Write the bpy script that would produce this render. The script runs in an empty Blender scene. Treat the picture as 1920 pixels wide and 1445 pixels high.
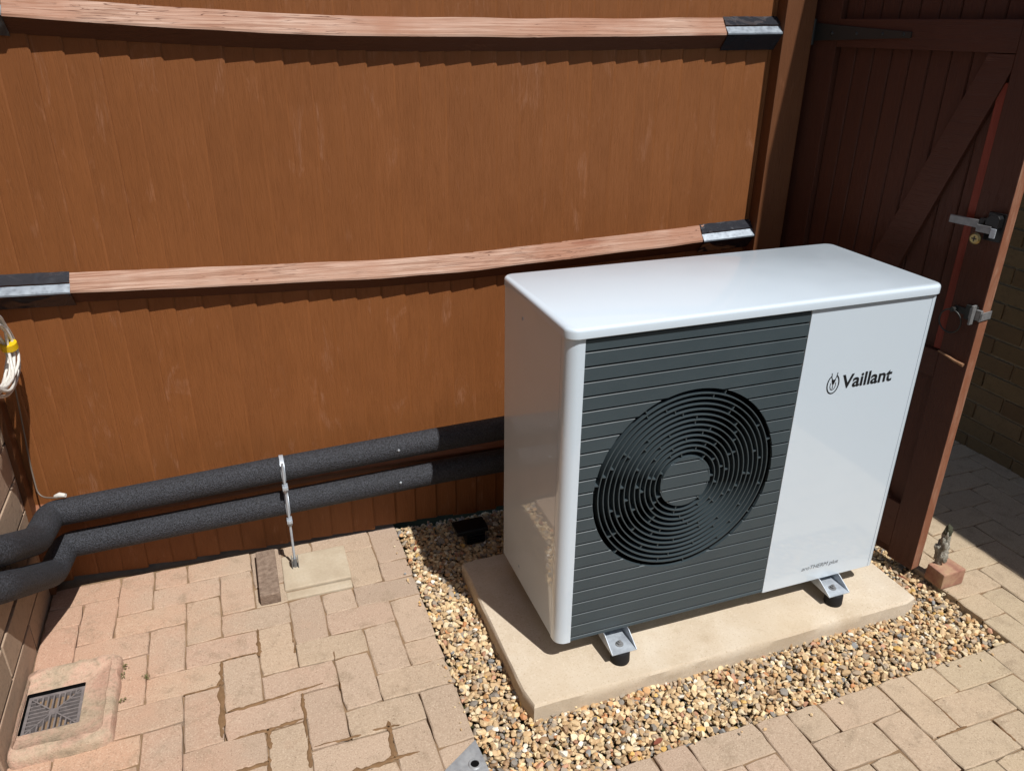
import bpy, bmesh, math, random
import numpy as np
from mathutils import Vector, Matrix, noise
random.seed(7); rng = np.random.default_rng(11)
S = bpy.context.scene
C = S.collection
R = math.radians

# ------------------------------------------------------------------ camera
cd = bpy.data.cameras.new('camera'); cam = bpy.data.objects.new('camera', cd); C.objects.link(cam)
cam.location = (-0.6892, -1.5205, 1.6339)
cam.rotation_euler = (1.13664, -0.00894, -0.34427)
cd.sensor_width = 36; cd.lens = 36 * 1468.28 / 1920
cd.clip_start = 0.02; cd.clip_end = 500
S.camera = cam
# ------------------------------------------------------------------ light
SUN = Vector((0.37, -1.0, 1.80)).normalized()          # towards the sun
elev = math.asin(SUN.z); azim = math.atan2(SUN.x, SUN.y)
w = bpy.data.worlds.new('World'); S.world = w; w.use_nodes = True
wn = w.node_tree; wn.nodes.clear()
sky = wn.nodes.new('ShaderNodeTexSky'); sky.sky_type = 'NISHITA'; sky.sun_disc = False
sky.sun_elevation = elev; sky.sun_rotation = azim
sky.air_density = 1.0; sky.dust_density = 1.2
bg = wn.nodes.new('ShaderNodeBackground'); bg.inputs[1].default_value = 0.068
wo = wn.nodes.new('ShaderNodeOutputWorld')
wn.links.new(sky.outputs[0], bg.inputs[0]); wn.links.new(bg.outputs[0], wo.inputs[0])
sl = bpy.data.lights.new('sun', 'SUN'); sl.energy = 4.5; sl.angle = R(0.53); sl.color = (1, 0.985, 0.955)
so = bpy.data.objects.new('sun', sl); C.objects.link(so); so.location = SUN * 10
so.rotation_euler = (-SUN).to_track_quat('-Z', 'Y').to_euler()
S.render.engine = 'CYCLES'
S.view_settings.view_transform = 'Standard'; S.view_settings.look = 'None'
S.view_settings.exposure = 0.31; S.view_settings.gamma = 1; S.view_settings.use_curve_mapping = False
S.render.resolution_x = 1024; S.render.resolution_y = 770

# ------------------------------------------------------------------ helpers
def link(o, parent=None):
    C.objects.link(o)
    if parent is not None: o.parent = parent
    return o
def tag(o, label=None, cat=None, group=None, kind=None):
    if label: o['label'] = label
    if cat: o['category'] = cat
    if group: o['group'] = group
    if kind: o['kind'] = kind
    return o
def thing(name, label, cat, loc=(0, 0, 0), rz=0.0, group=None):
    o = link(bpy.data.objects.new(name, None)); o.empty_display_size = 0.1
    o.location = loc; o.rotation_euler = (0, 0, rz)
    return tag(o, label, cat, group)

class MB:
    """collects polygons, builds one mesh"""
    def __init__(s): s.v = []; s.f = []; s.m = []
    def add(s, vs, fs, mi=0):
        b = len(s.v); s.v += [tuple(p) for p in vs]
        s.f += [tuple(b + i for i in f) for f in fs]; s.m += [mi] * len(fs); return s
    def box(s, x0, x1, y0, y1, z0, z1, mi=0):
        return s.add([(x0, y0, z0), (x1, y0, z0), (x1, y1, z0), (x0, y1, z0), (x0, y0, z1), (x1, y0, z1), (x1, y1, z1), (x0, y1, z1)],
                     [(0, 3, 2, 1), (4, 5, 6, 7), (0, 1, 5, 4), (1, 2, 6, 5), (2, 3, 7, 6), (3, 0, 4, 7)], mi)
    def prism(s, poly, axis, a0, a1, mi=0):
        """poly: 2D outline; axis 'x','y' or 'z' is the extrusion axis"""
        n = len(poly)
        def P(q, a):
            return {'x': (a, q[0], q[1]), 'y': (q[0], a, q[1]), 'z': (q[0], q[1], a)}[axis]
        vs = [P(q, a0) for q in poly] + [P(q, a1) for q in poly]
        fs = [tuple(range(n))[::-1], tuple(range(n, 2 * n))]
        fs += [(i, (i + 1) % n, n + (i + 1) % n, n + i) for i in range(n)]
        return s.add(vs, fs, mi)
    def cyl(s, p0, p1, r0, r1=None, n=16, mi=0, cap=True):
        r1 = r0 if r1 is None else r1
        return s.tube([p0, p1], [r0, r1], n, mi, cap)
    def tube(s, pts, r, n=12, mi=0, cap=True):
        pts = [Vector(p) for p in pts]; rs = r if isinstance(r, (list, tuple)) else [r] * len(pts)
        t = (pts[1] - pts[0]).normalized()
        a = Vector((0, 0, 1)) if abs(t.z) < 0.9 else Vector((1, 0, 0))
        u = t.cross(a).normalized(); b = len(s.v)
        for i, p in enumerate(pts):
            if i == 0: t2 = (pts[1] - p)
            elif i == len(pts) - 1: t2 = p - pts[i - 1]
            else: t2 = (pts[i + 1] - p).normalized() + (p - pts[i - 1]).normalized()
            t2.normalize(); u = (u - t2 * u.dot(t2)).normalized(); vv = t2.cross(u)
            for k in range(n):
                q = 2 * math.pi * k / n; s.v.append(tuple(p + (u * math.cos(q) + vv * math.sin(q)) * rs[i]))
        for i in range(len(pts) - 1):
            for k in range(n):
                k2 = (k + 1) % n; s.f.append((b + i * n + k, b + i * n + k2, b + (i + 1) * n + k2, b + (i + 1) * n + k)); s.m.append(mi)
        if cap:
            s.f.append(tuple(b + k for k in range(n))[::-1]); s.m.append(mi)
            e = b + (len(pts) - 1) * n; s.f.append(tuple(e + k for k in range(n))); s.m.append(mi)
        return s
    def lathe(s, prof, c, n=64, axis='y', mi=0, closed=True):
        """prof: list of (radius, offset along axis)"""
        b = len(s.v); m = len(prof)
        for k in range(n):
            q = 2 * math.pi * k / n
            for (r, o) in prof:
                a, d = r * math.cos(q), r * math.sin(q)
                s.v.append({'y': (c[0] + a, c[1] + o, c[2] + d), 'z': (c[0] + a, c[1] + d, c[2] + o), 'x': (c[0] + o, c[1] + a, c[2] + d)}[axis])
        for k in range(n):
            k2 = (k + 1) % n
            for i in range(m if closed else m - 1):
                j = (i + 1) % m
                s.f.append((b + k * m + i, b + k * m + j, b + k2 * m + j, b + k2 * m + i)); s.m.append(mi)
        return s
    def mesh(s, name, mats, smooth=None, bevel=0.0):
        me = bpy.data.meshes.new(name); me.from_pydata(s.v, [], s.f)
        for m in (mats if isinstance(mats, (list, tuple)) else [mats]): me.materials.append(m)
        for p, mi in zip(me.polygons, s.m): p.material_index = mi
        bm = bmesh.new(); bm.from_mesh(me)
        bmesh.ops.recalc_face_normals(bm, faces=bm.faces)
        if bevel:
            ed = [e for e in bm.edges if len(e.link_faces) == 2 and e.calc_face_angle(0) > 0.6]
            bmesh.ops.bevel(bm, geom=ed, offset=bevel, segments=2, profile=0.6, affect='EDGES', clamp_overlap=True)
        bm.to_mesh(me); bm.free()
        if smooth is not None:
            me.shade_smooth(); 
            me.set_sharp_from_angle(angle=R(smooth))
        return me
    def build(s, name, mats, parent=None, smooth=None, bevel=0.0, loc=None):
        o = link(bpy.data.objects.new(name, s.mesh(name, mats, smooth, bevel)), parent)
        if loc: o.location = loc
        return o

# ------------------------------------------------------------------ materials
ALB = 0.775      # one scale for all base colours: keeps stone and timber in their real range
def rgb(r, g, b):
    f = lambda c: (c / 255 / 12.92) if c <= 10 else ((c / 255 + 0.055) / 1.055) ** 2.4
    return (f(r) * ALB, f(g) * ALB, f(b) * ALB, 1)
class Mat:
    def __init__(s, name, rough=0.6, metal=0.0, spec=0.5, col=(0.5, 0.5, 0.5, 1), coat=0.0, coat_rough=0.05):
        s.mat = bpy.data.materials.new(name); s.mat.use_nodes = True
        s.nt = s.mat.node_tree; s.b = s.nt.nodes['Principled BSDF']
        s.b.inputs['Roughness'].default_value = rough; s.b.inputs['Metallic'].default_value = metal
        s.b.inputs['Specular IOR Level'].default_value = spec; s.b.inputs['Base Color'].default_value = col
        s.b.inputs['Coat Weight'].default_value = coat; s.b.inputs['Coat Roughness'].default_value = coat_rough
    def n(s, t, **kw):
        nd = s.nt.nodes.new('ShaderNode' + t)
        for k, v in kw.items(): setattr(nd, k, v)
        return nd
    def l(s, a, b): s.nt.links.new(a, b)
    def coord(s, kind='Object', scale=(1, 1, 1), randomize=False, rot=(0, 0, 0)):
        if kind == 'World': src = s.n('NewGeometry').outputs['Position']
        else: src = s.n('TexCoord').outputs[kind]
        mp = s.n('Mapping'); mp.inputs['Scale'].default_value = scale; mp.inputs['Rotation'].default_value = rot
        if randomize:
            oi = s.n('ObjectInfo'); mu = s.n('Math', operation='MULTIPLY'); mu.inputs[1].default_value = 37.0
            s.l(oi.outputs['Random'], mu.inputs[0])
            add = s.n('VectorMath', operation='ADD'); s.l(src, add.inputs[0]); s.l(mu.outputs[0], add.inputs[1]); src = add.outputs[0]
        s.l(src, mp.inputs[0]); return mp.outputs[0]
    def noise(s, co, scale, detail=4, rough=0.55, dist=0.0):
        t = s.n('TexNoise'); t.inputs['Scale'].default_value = scale; t.inputs['Detail'].default_value = detail
        t.inputs['Roughness'].default_value = rough; t.inputs['Distortion'].default_value = dist
        s.l(co, t.inputs['Vector']); return t.outputs['Fac']
    def vor(s, co, scale, feature='F1'):
        t = s.n('TexVoronoi', feature=feature); t.inputs['Scale'].default_value = scale; s.l(co, t.inputs['Vector']); return t
    def ramp(s, fac, stops, interp='LINEAR'):
        r = s.n('ValToRGB'); r.color_ramp.interpolation = interp; e = r.color_ramp.elements
        while len(e) < len(stops): e.new(0.5)
        for i, (p, c) in enumerate(stops):
            e[i].position = p; e[i].color = c if len(c) == 4 else (*c, 1)
        s.l(fac, r.inputs[0]); return r.outputs[0]
    def mix(s, fac, a, b, mode='MIX'):
        m = s.n('Mix', data_type='RGBA', blend_type=mode)
        for sock, v in ((0, fac), (6, a), (7, b)):
            if hasattr(v, 'default_value'): s.l(v, m.inputs[sock])
            elif sock == 0: m.inputs[0].default_value = v
            else: m.inputs[sock].default_value = v
        return m.outputs[2]
    def math(s, op, a, b=0.0):
        m = s.n('Math', operation=op)
        for i, v in enumerate((a, b)):
            if hasattr(v, 'default_value'): s.l(v, m.inputs[i])
            else: m.inputs[i].default_value = v
        return m.outputs[0]
    def mapr(s, v, a, b, c=0.0, d=1.0):
        m = s.n('MapRange'); m.inputs[1].default_value = a; m.inputs[2].default_value = b; m.inputs[3].default_value = c; m.inputs[4].default_value = d
        s.l(v, m.inputs[0]); return m.outputs[0]
    def color(s, v): s.l(v, s.b.inputs['Base Color']); return s
    def rough(s, v): s.l(v, s.b.inputs['Roughness']); return s
    def bump(s, h, strength=0.3, dist=0.002, prev=None):
        b = s.n('Bump'); b.inputs['Strength'].default_value = strength; b.inputs['Distance'].default_value = dist
        s.l(h, b.inputs['Height'])
        if prev is not None: s.l(prev, b.inputs['Normal'])
        s.l(b.outputs[0], s.b.inputs['Normal']); return b.outputs[0]
G1 = lambda v: (v, v, v, 1)

def painted_wood(name, c1, c2, worn, wornamt=0.62, grain_axis='z', rough=0.62, randomize=True):
    m = Mat(name, rough=rough, spec=0.35)
    sc = {'z': (26, 26, 1.3), 'x': (1.3, 26, 26)}[grain_axis]
    co = m.coord('Object', sc, randomize); co1 = m.coord('Object', (1, 1, 1), randomize)
    g = m.noise(co, 4.0, 5, 0.6, 0.6)
    big = m.noise(co1, 5.0, 3)
    oi = m.n('ObjectInfo').outputs['Random']
    base = m.mix(m.mapr(g, 0.2, 0.8, 0.1, 0.8), c1, c2)
    base = m.mix(m.mapr(oi, 0, 1, 0, 0.6), base, m.mix(0.5, c1, (c2[0] * 0.7, c2[1] * 0.7, c2[2] * 0.7, 1)))
    base = m.mix(m.mapr(big, 0.25, 0.75, 0.0, 0.45), base, c2)
    # scuffs where the paint has gone pale
    co3 = m.coord('Object', (9, 9, 3.2) if grain_axis == 'z' else (3.2, 9, 9), randomize)
    sc1 = m.noise(co3, 1.6, 6, 0.7, 0.8); fine = m.noise(co, 14, 4, 0.7)
    sm = m.math('MULTIPLY', m.mapr(sc1, wornamt - 0.02, wornamt + 0.12), m.mapr(fine, 0.40, 0.60))
    col = m.mix(m.math('MULTIPLY', sm, 0.55), base, worn)
    blot = m.noise(m.coord('Object', (3, 3, 2), randomize), 3.0, 5, 0.65)
    col = m.mix(m.mapr(blot, 0.45, 0.72, 0, 0.35), col, (c2[0] * 0.78, c2[1] * 0.74, c2[2] * 0.7, 1))
    # knots and small nail specks
    vo = m.vor(m.coord('Object', (7, 7, 2.2) if grain_axis == 'z' else (2.2, 7, 7), randomize), 1.0)
    col = m.mix(m.mapr(vo.outputs['Distance'], 0.010, 0.018, 0.6, 0.0), col, (c1[0] * 0.35, c1[1] * 0.3, c1[2] * 0.3, 1))
    m.color(col)
    gr = m.ramp(m.noise(co, 9.0, 6, 0.65, 1.2), [(0.3, G1(0)), (0.48, G1(0.8)), (0.7, G1(1))])
    b1 = m.bump(gr, 0.45, 0.0026)
    m.bump(m.noise(co1, 160, 3), 0.12, 0.001, b1)
    return m.mat

FENCE = painted_wood('fence_paint', rgb(151, 93, 50), rgb(133, 79, 36), rgb(178, 130, 102), 0.595)
POSTM = painted_wood('post_paint', rgb(120, 74, 42), rgb(106, 62, 31), rgb(176, 122, 92))
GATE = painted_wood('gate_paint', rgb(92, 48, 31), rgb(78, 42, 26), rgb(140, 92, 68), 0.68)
REDSTRIP = painted_wood('redder_wood', rgb(150, 66, 46), rgb(132, 52, 36), rgb(160, 96, 74), 0.66)
GATEX = painted_wood('gate_paint_cross', rgb(92, 48, 31), rgb(78, 42, 26), rgb(140, 92, 68), 0.68, 'x')
GATELIT = painted_wood('gate_edge_sunlit', rgb(158, 106, 80), rgb(146, 90, 64), rgb(190, 152, 128), 0.48)  # lighter copy of the gate paint, sunlight put into the edge colour
RAILB = painted_wood('rail_paint_shaded', rgb(100, 58, 34), rgb(86, 48, 27), rgb(160, 110, 80), 0.66, 'x')  # brown paint of the rail underside, darkened to deepen its shade

def worn_rail():
    m = Mat('rail_weathered', rough=0.8, spec=0.25)
    co = m.coord('Object', (0.75, 40, 40), True)
    g = m.noise(co, 3.0, 4, 0.55, 1.0)
    co1 = m.coord('Object', (1, 1, 1), True)
    col = m.ramp(g, [(0.24, rgb(118, 82, 66)), (0.40, rgb(166, 130, 110)), (0.56, rgb(190, 158, 140)), (0.8, rgb(208, 182, 166))])
    col = m.mix(m.mapr(m.noise(co1, 3.0, 4), 0.40, 0.62, 0, 0.7), col, rgb(160, 112, 88))
    # cracks along the grain
    cr = m.noise(m.coord('Object', (0.55, 26, 26), True), 4.0, 2, 0.45, 1.2)
    crm = m.ramp(cr, [(0.486, G1(0)), (0.497, G1(1)), (0.504, G1(1)), (0.514, G1(0))])
    col = m.mix(m.math('MULTIPLY', crm, m.mapr(m.noise(co1, 4.5, 2), 0.44, 0.60, 0, 0.9)), col, rgb(92, 56, 44))
    vo = m.vor(m.coord('Object', (3.2, 22, 22), True), 1.0)
    col = m.mix(m.mapr(vo.outputs['Distance'], 0.1, 0.2, 0.6, 0.0), col, rgb(140, 88, 66))
    m.color(col)
    m.bump(m.math('SUBTRACT', g, m.math('MULTIPLY', crm, 0.6)), 0.5, 0.003)
    return m.mat
RAILT = worn_rail(); RAIL3 = painted_wood('lower_rail_paint', rgb(160, 106, 76), rgb(142, 86, 54), rgb(190, 150, 126), 0.55, 'x')

def paver_mat(name, single=True):
    m = Mat(name, rough=0.9, spec=0.2)
    W = m.coord('World'); 
    if single: rnd = m.n('ObjectInfo').outputs['Random']
    else:
        a = m.n('Attribute'); a.attribute_name = 'rnd'; rnd = a.outputs['Fac']
    base = m.ramp(rnd, [(0.0, rgb(180, 158, 136)), (0.25, rgb(192, 168, 146)), (0.45, rgb(184, 163, 139)), (0.62, rgb(194, 169, 144)), (0.8, rgb(190, 162, 141)), (0.93, rgb(182, 158, 137)), (1.0, rgb(172, 151, 132))])
    pos = m.n('SeparateXYZ'); m.l(m.n('NewGeometry').outputs['Position'], pos.inputs[0])
    big = m.noise(W, 3.2, 4, 0.6)
    base = m.mix(m.mapr(big, 0.35, 0.7, 0.0, 0.4), base, rgb(176, 157, 138))
    # red dust washed out from the fence corner on the left
    pk = m.mapr(m.math('ADD', pos.outputs[0], m.math('MULTIPLY', m.math('SUBTRACT', m.noise(W, 6, 3), 0.5), 0.9)), -0.78, -1.2)
    base = m.mix(m.math('MULTIPLY', pk, 0.34), base, rgb(208, 144, 112))
    # cooler, greyer blocks by the gate
    gy = m.mapr(pos.outputs[0], 0.2, 1.2, 0, 0.5); base = m.mix(gy, base, rgb(192, 174, 142))
    # dirt clouds, lichen spots
    d = m.noise(W, 17, 5, 0.7, 0.4); base = m.mix(m.mapr(d, 0.53, 0.70, 0, 0.5), base, rgb(142, 124, 102))
    vo = m.vor(W, 30); d2 = m.noise(W, 80, 3); 
    base = m.mix(m.math('MULTIPLY', m.mapr(vo.outputs['Distance'], 0.14, 0.05), m.mapr(d2, 0.5, 0.62, 0, 0.6)), base, rgb(112, 98, 80))
    # sandy aggregate
    f = m.noise(W, 260, 3, 0.7); f2 = m.noise(W, 700, 2)
    base = m.mix(m.mapr(f, 0.55, 0.68, 0, 0.5), base, rgb(226, 206, 182)); base = m.mix(m.mapr(f, 0.44, 0.3, 0, 0.6), base, rgb(126, 102, 80))
    pit = m.vor(W, 75); base = m.mix(m.mapr(pit.outputs['Distance'], 0.16, 0.07, 0, 0.55), base, rgb(112, 90, 70))
    m.color(base)
    b = m.bump(m.math('ADD', f, m.math('MULTIPLY', f2, 0.5)), 0.5, 0.0022)
    m.bump(m.noise(W, 40, 4, 0.6), 0.4, 0.004, b)
    return m.mat
PAVER = paver_mat('block_paving'); PAVERJ = paver_mat('block_paving_far', False)

def plain(name, stops, scale, rough=0.85, bs=0.3, bd=0.002, bscale=None, spec=0.25, kind='World'):
    m = Mat(name, rough=rough, spec=spec); W = m.coord(kind)
    c = m.ramp(m.noise(W, scale, 5, 0.62), stops); f = m.noise(W, bscale or scale * 6, 4, 0.6)
    c = m.mix(m.mapr(f, 0.35, 0.65, 0.0, 0.3), c, m.mix(0.5, c, (stops[0][1][0] * 0.5, stops[0][1][1] * 0.5, stops[0][1][2] * 0.5, 1)))
    m.color(c); m.bump(f, bs, bd); return m.mat
SAND = plain('joint_sand', [(0.3, rgb(122, 98, 74)), (0.7, rgb(158, 130, 100))], 14, bscale=300)
DAMP = plain('damp_sand', [(0.3, rgb(118, 90, 62)), (0.7, rgb(146, 114, 82))], 30, bscale=380, bs=0.6, bd=0.003)
SOIL = plain('soil', [(0.3, rgb(60, 46, 34)), (0.7, rgb(100, 80, 58))], 20)
DARKGROUND = plain('dark_ground', [(0.3, rgb(48, 46, 26)), (0.7, rgb(74, 78, 40))], 20)  # dark colour for unseen outer ground, added to cut bounced light
CREAM = plain('cream_stone', [(0.3, rgb(182, 164, 140)), (0.55, rgb(198, 182, 158)), (0.75, rgb(206, 192, 170))], 9, bscale=120)
GREYBRICK = plain('grey_brick', [(0.3, rgb(118, 98, 84)), (0.7, rgb(166, 144, 126))], 60, bscale=200, bs=0.9, bd=0.004)
REDBRICK = plain('red_block', [(0.3, rgb(150, 104, 88)), (0.5, rgb(178, 136, 112)), (0.72, rgb(196, 166, 130))], 22, bscale=240)
def slab_mat():
    m = Mat('concrete_slab', rough=0.88, spec=0.22); W = m.coord('World')
    c = m.ramp(m.noise(W, 5, 6, 0.65, 0.3), [(0.3, rgb(196, 178, 154)), (0.5, rgb(210, 194, 172)), (0.7, rgb(218, 205, 186))])
    c = m.mix(m.mapr(m.noise(W, 60, 4, 0.7), 0.55, 0.7, 0, 0.3), c, rgb(240, 228, 206))
    sp = m.noise(W, 170, 3, 0.7); c = m.mix(m.mapr(sp, 0.42, 0.3, 0, 0.6), c, rgb(150, 126, 96)); c = m.mix(m.mapr(sp, 0.58, 0.7, 0, 0.4), c, rgb(232, 220, 200))
    c = m.mix(m.mapr(m.noise(W, 2.2, 3), 0.45, 0.7, 0, 0.45), c, rgb(186, 164, 134)); c = m.mix(m.mapr(m.noise(W, 14, 6, 0.75, 0.6), 0.6, 0.72, 0, 0.35), c, rgb(168, 148, 120))
    m.color(c); b = m.bump(sp, 0.3, 0.0015); m.bump(m.noise(W, 18, 5, 0.65), 0.3, 0.005, b); return m.mat
SLAB = slab_mat()
def gully_mat():
    m = Mat('old_concrete', rough=0.9, spec=0.2); W = m.coord('World')
    c = m.ramp(m.noise(W, 9, 6, 0.68, 0.4), [(0.28, rgb(146, 132, 112)), (0.42, rgb(184, 162, 138)), (0.54, rgb(200, 166, 144)), (0.8, rgb(202, 154, 134))])
    c = m.mix(m.mapr(m.noise(W, 60, 6, 0.75), 0.52, 0.68, 0, 0.6), c, rgb(112, 104, 82)); sp = m.noise(W, 240, 3, 0.7)
    c = m.mix(m.mapr(sp, 0.56, 0.7, 0, 0.5), c, rgb(222, 204, 178)); c = m.mix(m.mapr(sp, 0.44, 0.32, 0, 0.5), c, rgb(110, 92, 72))
    m.color(c); b = m.bump(sp, 0.6, 0.003); m.bump(m.noise(W, 30, 5), 0.5, 0.006, b); return m.mat
GULLY = gully_mat()
def brick_mat(name, stops):
    m = Mat(name, rough=0.9, spec=0.2); W = m.coord('World'); oi = m.n('ObjectInfo').outputs['Random']
    at = m.n('Attribute'); at.attribute_name = 'rnd'
    c = m.ramp(m.math('FRACT', m.math('ADD', oi, at.outputs['Fac'])), stops)
    f = m.noise(W, 60, 5, 0.7); c = m.mix(m.mapr(f, 0.5, 0.72, 0, 0.5), c, (stops[0][1][0] * 0.6, stops[0][1][1] * 0.6, stops[0][1][2] * 0.6, 1))
    m.color(c); m.bump(m.noise(W, 160, 4, 0.7), 0.6, 0.003); return m.mat
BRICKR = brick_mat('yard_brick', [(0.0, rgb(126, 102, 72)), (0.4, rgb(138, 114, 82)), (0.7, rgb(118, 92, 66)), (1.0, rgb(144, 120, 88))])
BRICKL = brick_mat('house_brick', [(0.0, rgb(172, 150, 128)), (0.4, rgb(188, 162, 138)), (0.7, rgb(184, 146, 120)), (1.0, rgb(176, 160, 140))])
MORTAR = plain('mortar', [(0.3, rgb(140, 122, 98)), (0.7, rgb(172, 152, 124))], 60)

def enamel(name, col, rough=0.35):
    m = Mat(name, rough=rough, spec=0.5, coat=0.85, coat_rough=0.025); m.b.inputs['Coat IOR'].default_value = 1.6; co = m.coord('Object')
    f = m.noise(co, 900, 2); d = m.noise(co, 6, 4)
    m.color(m.mix(m.mapr(d, 0.4, 0.75, 0, 0.12), col, (col[0] * 0.88, col[1] * 0.87, col[2] * 0.85, 1)))
    m.rough(m.mapr(d, 0.3, 0.7, rough - 0.06, rough + 0.08)); m.bump(f, 0.04, 0.0006); return m.mat
WHITE = enamel('white_enamel', rgb(217, 230, 241))
SEAM = enamel('seam_dark', rgb(90, 84, 78), 0.6)
def slatmat():
    m = Mat('anthracite_plastic', rough=0.42, spec=0.45); co = m.coord('Object')
    m.color(m.mix(m.mapr(m.noise(co, 7, 4), 0.35, 0.7, 0, 0.4), rgb(64, 75, 80), rgb(56, 66, 71)))
    m.rough(m.mapr(m.noise(co, 25, 4), 0.3, 0.7, 0.36, 0.5)); m.bump(m.noise(co, 700, 2), 0.06, 0.0006); return m.mat
SLAT = slatmat()
BLACK = Mat('black_plastic', rough=0.45, spec=0.4, col=rgb(14, 15, 17)).mat
CAVITY = Mat('dark_interior', rough=0.8, spec=0.1, col=rgb(10, 10, 11)).mat
RUBBER = Mat('black_rubber', rough=0.75, spec=0.3, col=rgb(30, 29, 31)).mat
INK = Mat('black_print', rough=0.5, col=rgb(22, 24, 28)).mat
GREYINK = Mat('grey_print', rough=0.5, col=rgb(96, 100, 106)).mat
def zinc(name, c=rgb(206, 214, 222), rough=0.40):
    m = Mat(name, rough=rough, metal=0.4); co = m.coord('World'); v = m.vor(co, 90)
    m.color(m.mix(m.mapr(m.noise(co, 40, 4), 0.35, 0.7), c, (c[0] * 0.7, c[1] * 0.7, c[2] * 0.72, 1)))
    m.rough(m.mapr(v.outputs['Distance'], 0, 0.7, rough - 0.08, rough + 0.14)); m.bump(m.noise(co, 120, 3), 0.1, 0.001); return m.mat
ZINC = zinc('galvanised_steel'); ZINCB = zinc('bracket_zinc', rgb(158, 168, 178), 0.34); DULL = zinc('dull_steel', rgb(150, 150, 150), 0.45); WSTEEL = zinc('weathered_zinc', rgb(176, 178, 180), 0.5)
IRON = Mat('black_iron', rough=0.45, metal=0.5, col=rgb(62, 62, 60)).mat
BRASS = Mat('dull_brass', rough=0.45, metal=1.0, col=rgb(170, 150, 104)).mat
def foam():
    m = Mat('foam_insulation', rough=0.72, spec=0.45); co = m.coord('World'); v = m.vor(co, 260); n = m.noise(co, 210, 4, 0.85); sc_ = m.noise(co, 9, 5, 0.7)
    c_ = m.mix(m.mapr(n, 0.40, 0.68), rgb(14, 15, 18), rgb(74, 76, 84)); c_ = m.mix(m.mapr(sc_, 0.6, 0.76, 0, 0.3), c_, rgb(84, 82, 80))
    m.color(c_); m.bump(m.math('ADD', v.outputs['Distance'], n), 0.7, 0.003); return m.mat
FOAM = foam()
def film():
    m = Mat('black_flashing', rough=0.13, spec=0.9, metal=0.45, col=rgb(66, 68, 75)); co = m.coord('World', (1, 0.5, 1.4), False, (0, 0.7, 0))
    m.bump(m.noise(co, 16, 1, 0.3, 0.8), 0.5, 0.010); return m.mat
FILM = film()
PVC = Mat('white_cable', rough=0.45, spec=0.5, col=rgb(226, 222, 214)).mat
GREYPVC = Mat('grey_cable', rough=0.5, col=rgb(112, 98, 86)).mat
YELLOW = Mat('yellow_tape', rough=0.4, col=rgb(232, 190, 20)).mat
GRATEM = plain('grate_grey', [(0.3, rgb(104, 98, 98)), (0.7, rgb(140, 131, 128))], 60, rough=0.6)
STONEM = plain('mossy_stone', [(0.3, rgb(96, 94, 78)), (0.5, rgb(166, 160, 146)), (0.75, rgb(206, 200, 190))], 38, bs=0.9, bd=0.006)
MOSS = plain('moss', [(0.3, rgb(58, 60, 44)), (0.7, rgb(104, 104, 84))], 60, bs=0.9, bd=0.005)
WEED = Mat('weed_green', rough=0.7, col=rgb(104, 98, 56)).mat
LEAF = Mat('dry_leaf_brown', rough=0.8, col=rgb(128, 66, 44)).mat
PALEWOOD = plain('pale_wood', [(0.3, rgb(140, 100, 72)), (0.7, rgb(170, 128, 96))], 40)

# ================================================================== SETTING
# ------------------------------------------------------------------ ground and paving
GZ = -0.04                                   # top of the paving
PX, PY, X0, Y0 = 0.1013, 0.0992, -0.983, 0.370
g = MB(); g.add([(-60, -60, -0.10), (60, -60, -0.10), (60, 60, -0.10), (-60, 60, -0.10)], [(0, 1, 2, 3)])
tag(g.build('ground', DARKGROUND), 'dark ground around the paving, mostly unseen, added to cut bounced light', kind='structure')
gx0, gx1, gy0 = X0 + 7 * PX, X0 + 23 * PX, Y0 - 7 * PY     # the gravel bed
bed = MB(); bz = GZ - 0.009
for (a, b, c, d) in ((-1.39, gx0 - 0.004, -6, 1.6), (gx0 - 0.004, gx1 + 0.004, -6, gy0 - 0.004), (gx1 + 0.004, 2.4, -6, 3.2)):
    c = max(c, -1.22); nx_, ny_ = max(2, int((b - a) / 0.03)), max(2, int((d - c) / 0.03)); vs_ = []
    for iy in range(ny_ + 1):
        for ix in range(nx_ + 1):
            x_, y_ = a + (b - a) * ix / nx_, c + (d - c) * iy / ny_
            q_ = noise.noise(Vector((x_ * 4.5, y_ * 4.5, 2.2))) + 0.5 * noise.noise(Vector((x_ * 13, y_ * 13, 7)))
            vs_.append((x_, y_, GZ - 0.0038 - 0.016 * max(0.0, min(1.0, q_ * 1.6 + 0.05))))
    bed.add(vs_, [(iy * (nx_ + 1) + ix, iy * (nx_ + 1) + ix + 1, (iy + 1) * (nx_ + 1) + ix + 1, (iy + 1) * (nx_ + 1) + ix) for iy in range(ny_) for ix in range(nx_)])
paving = tag(bed.build('paving', SAND), 'buff block paving laid in herringbone', kind='structure')

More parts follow.
